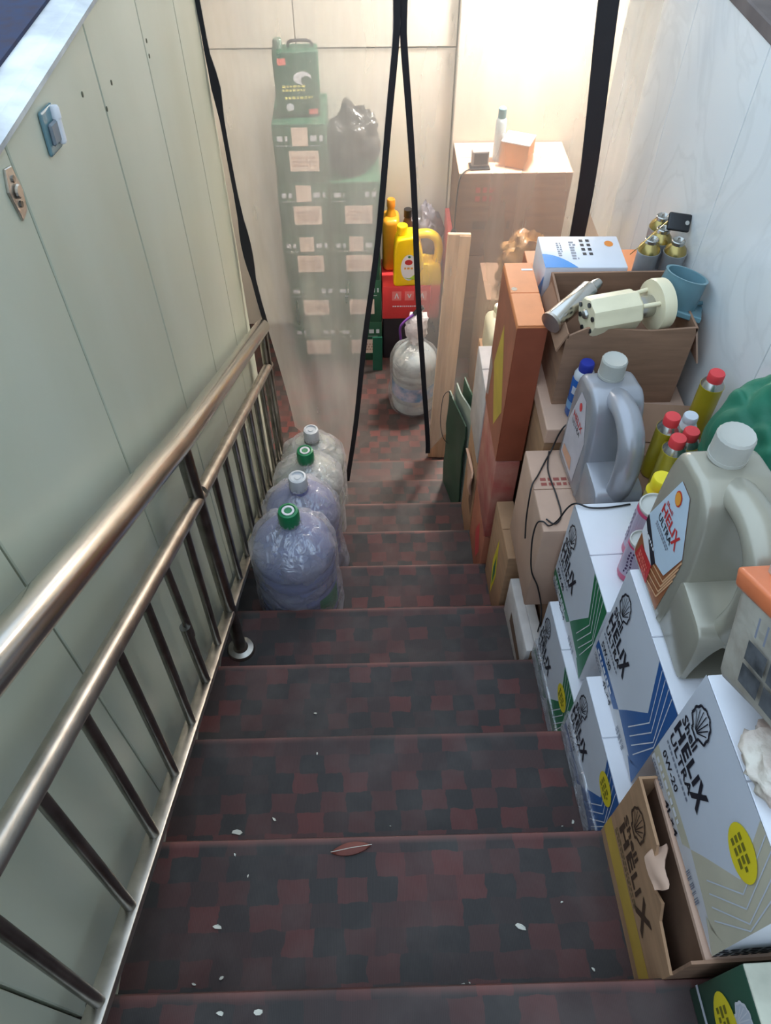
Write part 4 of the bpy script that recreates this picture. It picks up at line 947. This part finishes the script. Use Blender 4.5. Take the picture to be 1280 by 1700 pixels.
# big cartons with things on top
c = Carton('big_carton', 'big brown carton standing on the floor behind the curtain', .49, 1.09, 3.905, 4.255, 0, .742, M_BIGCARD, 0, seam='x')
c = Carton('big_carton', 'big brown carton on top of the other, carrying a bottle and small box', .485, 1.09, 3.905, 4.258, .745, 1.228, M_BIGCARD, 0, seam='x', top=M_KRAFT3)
pr = c.front(); pr.bars('red_print', .16, .68, .36, .88, M_FADEDRED, 1, 2, 4)
pr.bars('dark_print', .16, .34, .50, .50, mat('faded_black', (98, 80, 66), .7), 1, 1, 6); pr.done()
t = thing('small_carton', 'small orange-brown carton with pale lid on the big carton', 'box', (.80, 4.02, 1.229), R(-24))
obj('body', box(-.075, .075, -.065, .065, 0, .125, .003, 1), mat('orange_kraft', (206, 148, 104), .7), t)
obj('lid', box(-.077, .077, -.067, .067, .122, .130, .002, 1), M_WHITE2, t); obj('lid_seam', box(-.077, .077, -.002, .002, .130, .1315), M_KRAFT, t)
t = thing('spray_bottle', 'slim white aerosol bottle behind the small carton', 'bottle', (.705, 4.06, 1.229))
obj('body', lathe([(.026, 0), (.028, .004), (.028, .20), (.022, .215), (.015, .22)], 26), mat('white_blue_bottle', (206, 218, 224), .3), t, smooth=40)
obj('cap', lathe([(.021, .216), (.021, .262), (.012, .270)], 22), M_TEAL, t, smooth=40)
t = thing('desk_clock', 'small dark square gadget with a cable on the big carton', 'device', (.600, 3.985, 1.229), R(4))
obj('case', box(-.045, .045, -.02, .02, 0, .085, .006, 2), mat('grey_plastic', (150, 140, 138), .5), t)
obj('screen', box(-.036, .036, -.0225, -.0195, .018, .076), mat('dark_screen', (70, 68, 72), .3), t)
obj('foot', box(-.055, .05, -.05, .03, 0, .008, .002, 1), M_BLACKP, t)
cable([(.56, 3.945, 1.234), (.515, 3.91, 1.236), (.488, 3.888, 1.20), (.480, 3.882, 1.10), (.478, 3.88, 1.0), (.478, 3.88, .93)], 'dark cable hanging over the corner of the big carton', .004)
t = thing('cable_plug', 'small dark plug at the end of the hanging cable', 'plug', (.476, 3.878, .90))
obj('housing', lathe([(.008, -.02), (.018, -.014), (.020, 0), (.016, .016), (.006, .03)], 18), M_BLACKP, t, smooth=40); obj('ring', lathe([(.0205, -.004), (.0205, .004)], 18), M_TIN, t)
# pale board standing at the left of the cartons
t = thing('wooden_board', 'pale wooden board standing upright beside the curtain opening', 'board', (.372, 3.03, 0), rot=(R(-3), R(1.5), 0))
obj('plank', box(-.052, .052, -.012, .012, .0, 1.36, .003, 1), M_WOOD, t)
obj('lit_strip', box(.0, .052, -.016, -.012, .004, 1.355, .001, 1), mat('pale_wood_lit', (234, 198, 160), .5, var=.1, scale=6, stretch=(8, 8, .6)), t)  # lit strip down the board, put in as a paler wood layer
o = obj('crumpled_bag', blob(.13, .10, .16, .35, 8, 4, 9, True, .3), M_GOLDBAG, None, smooth=70, loc=(.83, 3.55, .80)); tag(o, 'crumpled brown and gold plastic bag in front of the big cartons', 'bag')
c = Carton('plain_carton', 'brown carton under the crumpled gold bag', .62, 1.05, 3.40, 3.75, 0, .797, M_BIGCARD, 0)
# red carton, yellow jugs
c = Carton('dark_crate', 'dark crate under the red carton behind the curtain opening', .085, .450, 3.92, 4.24, 0, .318, mat('dark_crate', (48, 44, 50), .5), 0)
c = Carton('red_carton', 'bright red carton with white symbols behind the curtain opening', .078, .425, 3.90, 4.20, .320, .548, M_RED, 0)
pr = c.front()
for k in range(3):
    s = .17+.22*k
    pr.rect('symbol_box', s, .58, s+.16, .86, mat('pale_red', (236, 128, 128), .5), 0); pr.line('symbol', [(s+.05, .64), (s+.08, .80), (s+.11, .64)] if k != 1 else [(s+.05, .78), (s+.08, .66), (s+.11, .78)], .006, M_WHITE, 1)
pr.bars('white_print', .18, .38, .72, .44, M_WHITE, 0, 1, 13); pr.done()
def side_jug(name, label, x, y, z, m, s, rot):
    j = oil_jug(name, label, (x, y, z), rot, m, s, cap=m); return j
j = side_jug('oil_jug', 'bright yellow oil jug with a white oval label on the red carton', .288, 3.965, .549, M_YELJUG, 1.10, R(90))
pr = Print((-.115/2*1.1, .14, .02), (0,-1,0), (0,0,1), .14, .25, j, .0008)
pr.ell('label_field', .62, .42, .34, .34, M_WHITE, 0); pr.ell('red_mark', .60, .56, .16, .07, M_REDLAB, 1); pr.ell('green_mark', .62, .70, .06, .03, M_GREEN, 1)
pr.poly('green_swoosh', [(.30, .18), (.9, .10), (.94, .28), (.6, .12)], mat('lime', (170, 206, 60), .4), 1); pr.bars('label_print', .42, .38, .8, .46, mat('soft_orange', (230, 160, 80), .4), 1, 1, 3); pr.done()
t = thing('amber_bottle', 'tall amber oil bottle standing farther back beside the green stack', 'bottle', (.135, 4.13, .549))
obj('body', rounded_block(.10, .15, .33, .03, 4), M_AMBER, t, smooth=60)
obj('neck', lathe([(.034, .325), (.022, .36), (.020, .385)], 22, center=(0, 0, 0)), M_AMBER, t, smooth=50)
obj('cap', lathe([(.024, .38), (.024, .42), (.020, .425)], 22), mat('orange_cap', (206, 130, 40), .4), t, smooth=40)
t = thing('dark_bottle', 'dark brown bottle behind the yellow oil jug', 'bottle', (.235, 4.16, .549))
obj('body', lathe([(.034, 0), (.037, .01), (.037, .24), (.020, .29), (.016, .31)], 24), mat('dark_brown_bottle', (92, 66, 52), .3), t, smooth=40)
obj('cap', lathe([(.024, .30), (.024, .345)], 20), M_BLACKP, t, smooth=40)
o = obj('plastic_bag', blob(.085, .07, .20, .30, 8, 4, 12, True, .3), mat('grey_film_bag', (150, 146, 156), .25, var=.4, scale=9, c2=(84, 82, 96), bump=.8, bscale=20), None, smooth=70, loc=(.345, 4.17, .549)); tag(o, 'grey crumpled plastic bag behind the yellow oil jug', 'bag')
c = Carton('pink_carton', 'narrow pinkish red carton left of the big cartons', .458, .484, 3.95, 4.23, 0, .86, mat('pink_red_card', (232, 104, 104), .5), 0)
# water jug in film on the floor
t = thing('water_jug', 'clear water jug with blue label in shiny film on the lower floor', 'water jug', (.258, 3.49, 0), .4)
obj('body', lathe([(r*.96, z) for r, z in jug_profile()], 36), M_CLEARJUG, t, smooth=40)
obj('label', lathe([(.1325, .115), (.1325, .215)], 36, cap=False), mat('cyan_label', (60, 150, 206), .4, var=.9, scale=16, c2=(220, 214, 236)), t, smooth=60)
obj('cap', lathe([(.032, .46), (.032, .51), (.028, .515)], 24), M_WHITE, t, smooth=40)
obj('plastic_film', bag_mesh(9, .02), film('shiny_film', (240, 244, 248), .12, .5, rough=.12, scale=10, bump=.9, bscale=14, gloss=.45, transl=.3), t, smooth=75)
bm = blob(.06, .05, .09, .4, 9, 3, 15, True, .3); obj('bag_knot', bm, mat('white_film_knot', (236, 232, 238), .3, bump=.8), t, smooth=70, loc=(.01, .01, .49))
hd = Vector((-.058, .01, .50))
obj('carry_loop', tube(spline([(-.03, .0, .0), (-.035, .0, .08), (.0, 0, .12), (.06, .0, .15)], 8), .007, 10), mat('purple_plastic', (112, 62, 150), .4), t, smooth=70, loc=hd)
obj('grip', tube([(.05, 0, .14), (.10, .0, .18)], .016, 12), M_BLACKP, t, smooth=60, loc=hd)
o = tag(obj('green_sheet', crumple(box(-.03, .03, -.004, .004, 0, .26, .001, 1), .003, 20, 3), mat('dark_green_sheet', (30, 96, 76), .3), None, loc=(.045, 3.80, 0)), 'dark green plastic sheet edge beside the red carton on the floor', 'plastic sheet')

# ------------------------------------------------------------------ litter on the stairs
rnd = random.Random(5)
def fleck(x, y, i, s, label=None, group='white flecks on the stairs'):
    bm = bmesh.new(); n = 7
    top = []; bot = []
    for k in range(n):
        a = 2*math.pi*k/n; r = s*rnd.uniform(.5, 1.0)
        top.append(bm.verts.new((r*math.cos(a)*.55, r*math.sin(a), .0018+rnd.uniform(0, .002)))); bot.append(bm.verts.new((r*math.cos(a)*.55, r*math.sin(a), 0)))
    bm.faces.new(top); bm.faces.new(list(reversed(bot)))
    for k in range(n): bm.faces.new((bot[k], bot[(k+1) % n], top[(k+1) % n], top[k]))
    o = obj('paper_fleck', bm, M_FLECK, None, loc=(x, y, nz(i)+.0005)); o.rotation_euler = (0, 0, rnd.uniform(0, 3))
    tag(o, label or 'tiny white paper fleck lying on the dark red stairs', 'litter', group)
FL = [(-.331, .555, 2, .014, 'curled white paper scrap on the third visible stair, longest of the flecks'), (-.247, .582, 2, .007, 'oval white fleck right of the curled paper scrap'), (-.301, .460, 1, .004, 'tiny fleck on the stair edge just below the curled scrap'),
 (-.151, .738, 2, .005, 'pale fleck at the edge of the fourth visible stair, left of centre'), (.025, .56, 2, .003, 'tiny speck right of and above the dry leaf'), (.453, .559, 2, .006, 'white chip beside the lower blue carton'), (.426, .55, 2, .003, 'tiny speck left of the chip beside the lower blue carton'),
 (-.322, .326, 1, .010, 'white chip on the near stair by the railing'), (-.354, .231, 1, .005, 'small fleck at the near stair edge closest to the railing'), (-.304, .239, 1, .006, 'small fleck at the near stair edge, second from the railing'),
 (-.269, .165, 0, .009, 'white sliver on the nearest stair, left one of two'), (-.207, .165, 0, .009, 'white sliver on the nearest stair, right one of two'), (.151, .218, 1, .005, 'pale crumb at the near stair edge, right of centre'), (.164, .22, 1, .003, 'tiny speck touching the pale crumb at the near stair edge'),
 (.274, .311, 1, .016, 'cream coloured crumb on the near stair, largest on the right'), (.361, .354, 1, .004, 'tiny speck on the near stair left of the torn carton'), (.401, .236, 1, .005, 'small fleck at the foot of the torn carton'), (-.173, .922, 3, .006, 'yellowish fleck on the fourth stair below the water jugs'), (-.27, .418, 1, .004, 'tiny speck left of the dry leaf, below the stair edge')]
for f in FL: fleck(*f[:4], label=f[4])
bm = bmesh.new(); n = 12; up_, dn = [], []
for k in range(n+1):
    s = k/n; w = .012*math.sin(math.pi*s)**.8+.0006; x = -.042+.084*s; z = .004+.006*math.sin(math.pi*s)
    up_.append([bm.verts.new((x, -w+.004*s, z*.4+.001)), bm.verts.new((x, .004*s, z)), bm.verts.new((x, w+.004*s, z*.4+.001))])
    dn.append([bm.verts.new((x, -w+.004*s, .0)), bm.verts.new((x, w+.004*s, .0))])
for a, b in zip(up_, up_[1:]):
    for q in (0, 1): bm.faces.new((a[q], b[q], b[q+1], a[q+1]))
for a, b, c_, d in zip(up_, up_[1:], dn, dn[1:]):
    bm.faces.new((a[0], c_[0], d[0], b[0])); bm.faces.new((a[2], b[2], d[1], c_[1])); bm.faces.new((c_[0], c_[1], d[1], d[0]))
lf = thing('dry_leaf', 'curled dark red dry leaf at the edge of the stair, centre left', 'leaf', (-.06, .462, nz(1)+.004), R(6))
obj('blade', bm, M_LEAF, lf, smooth=60); obj('rib', tube([(-.042, .0, .006), (0, .002, .0105), (.044, .004, .006)], .0007, 6), M_FLECK, lf)
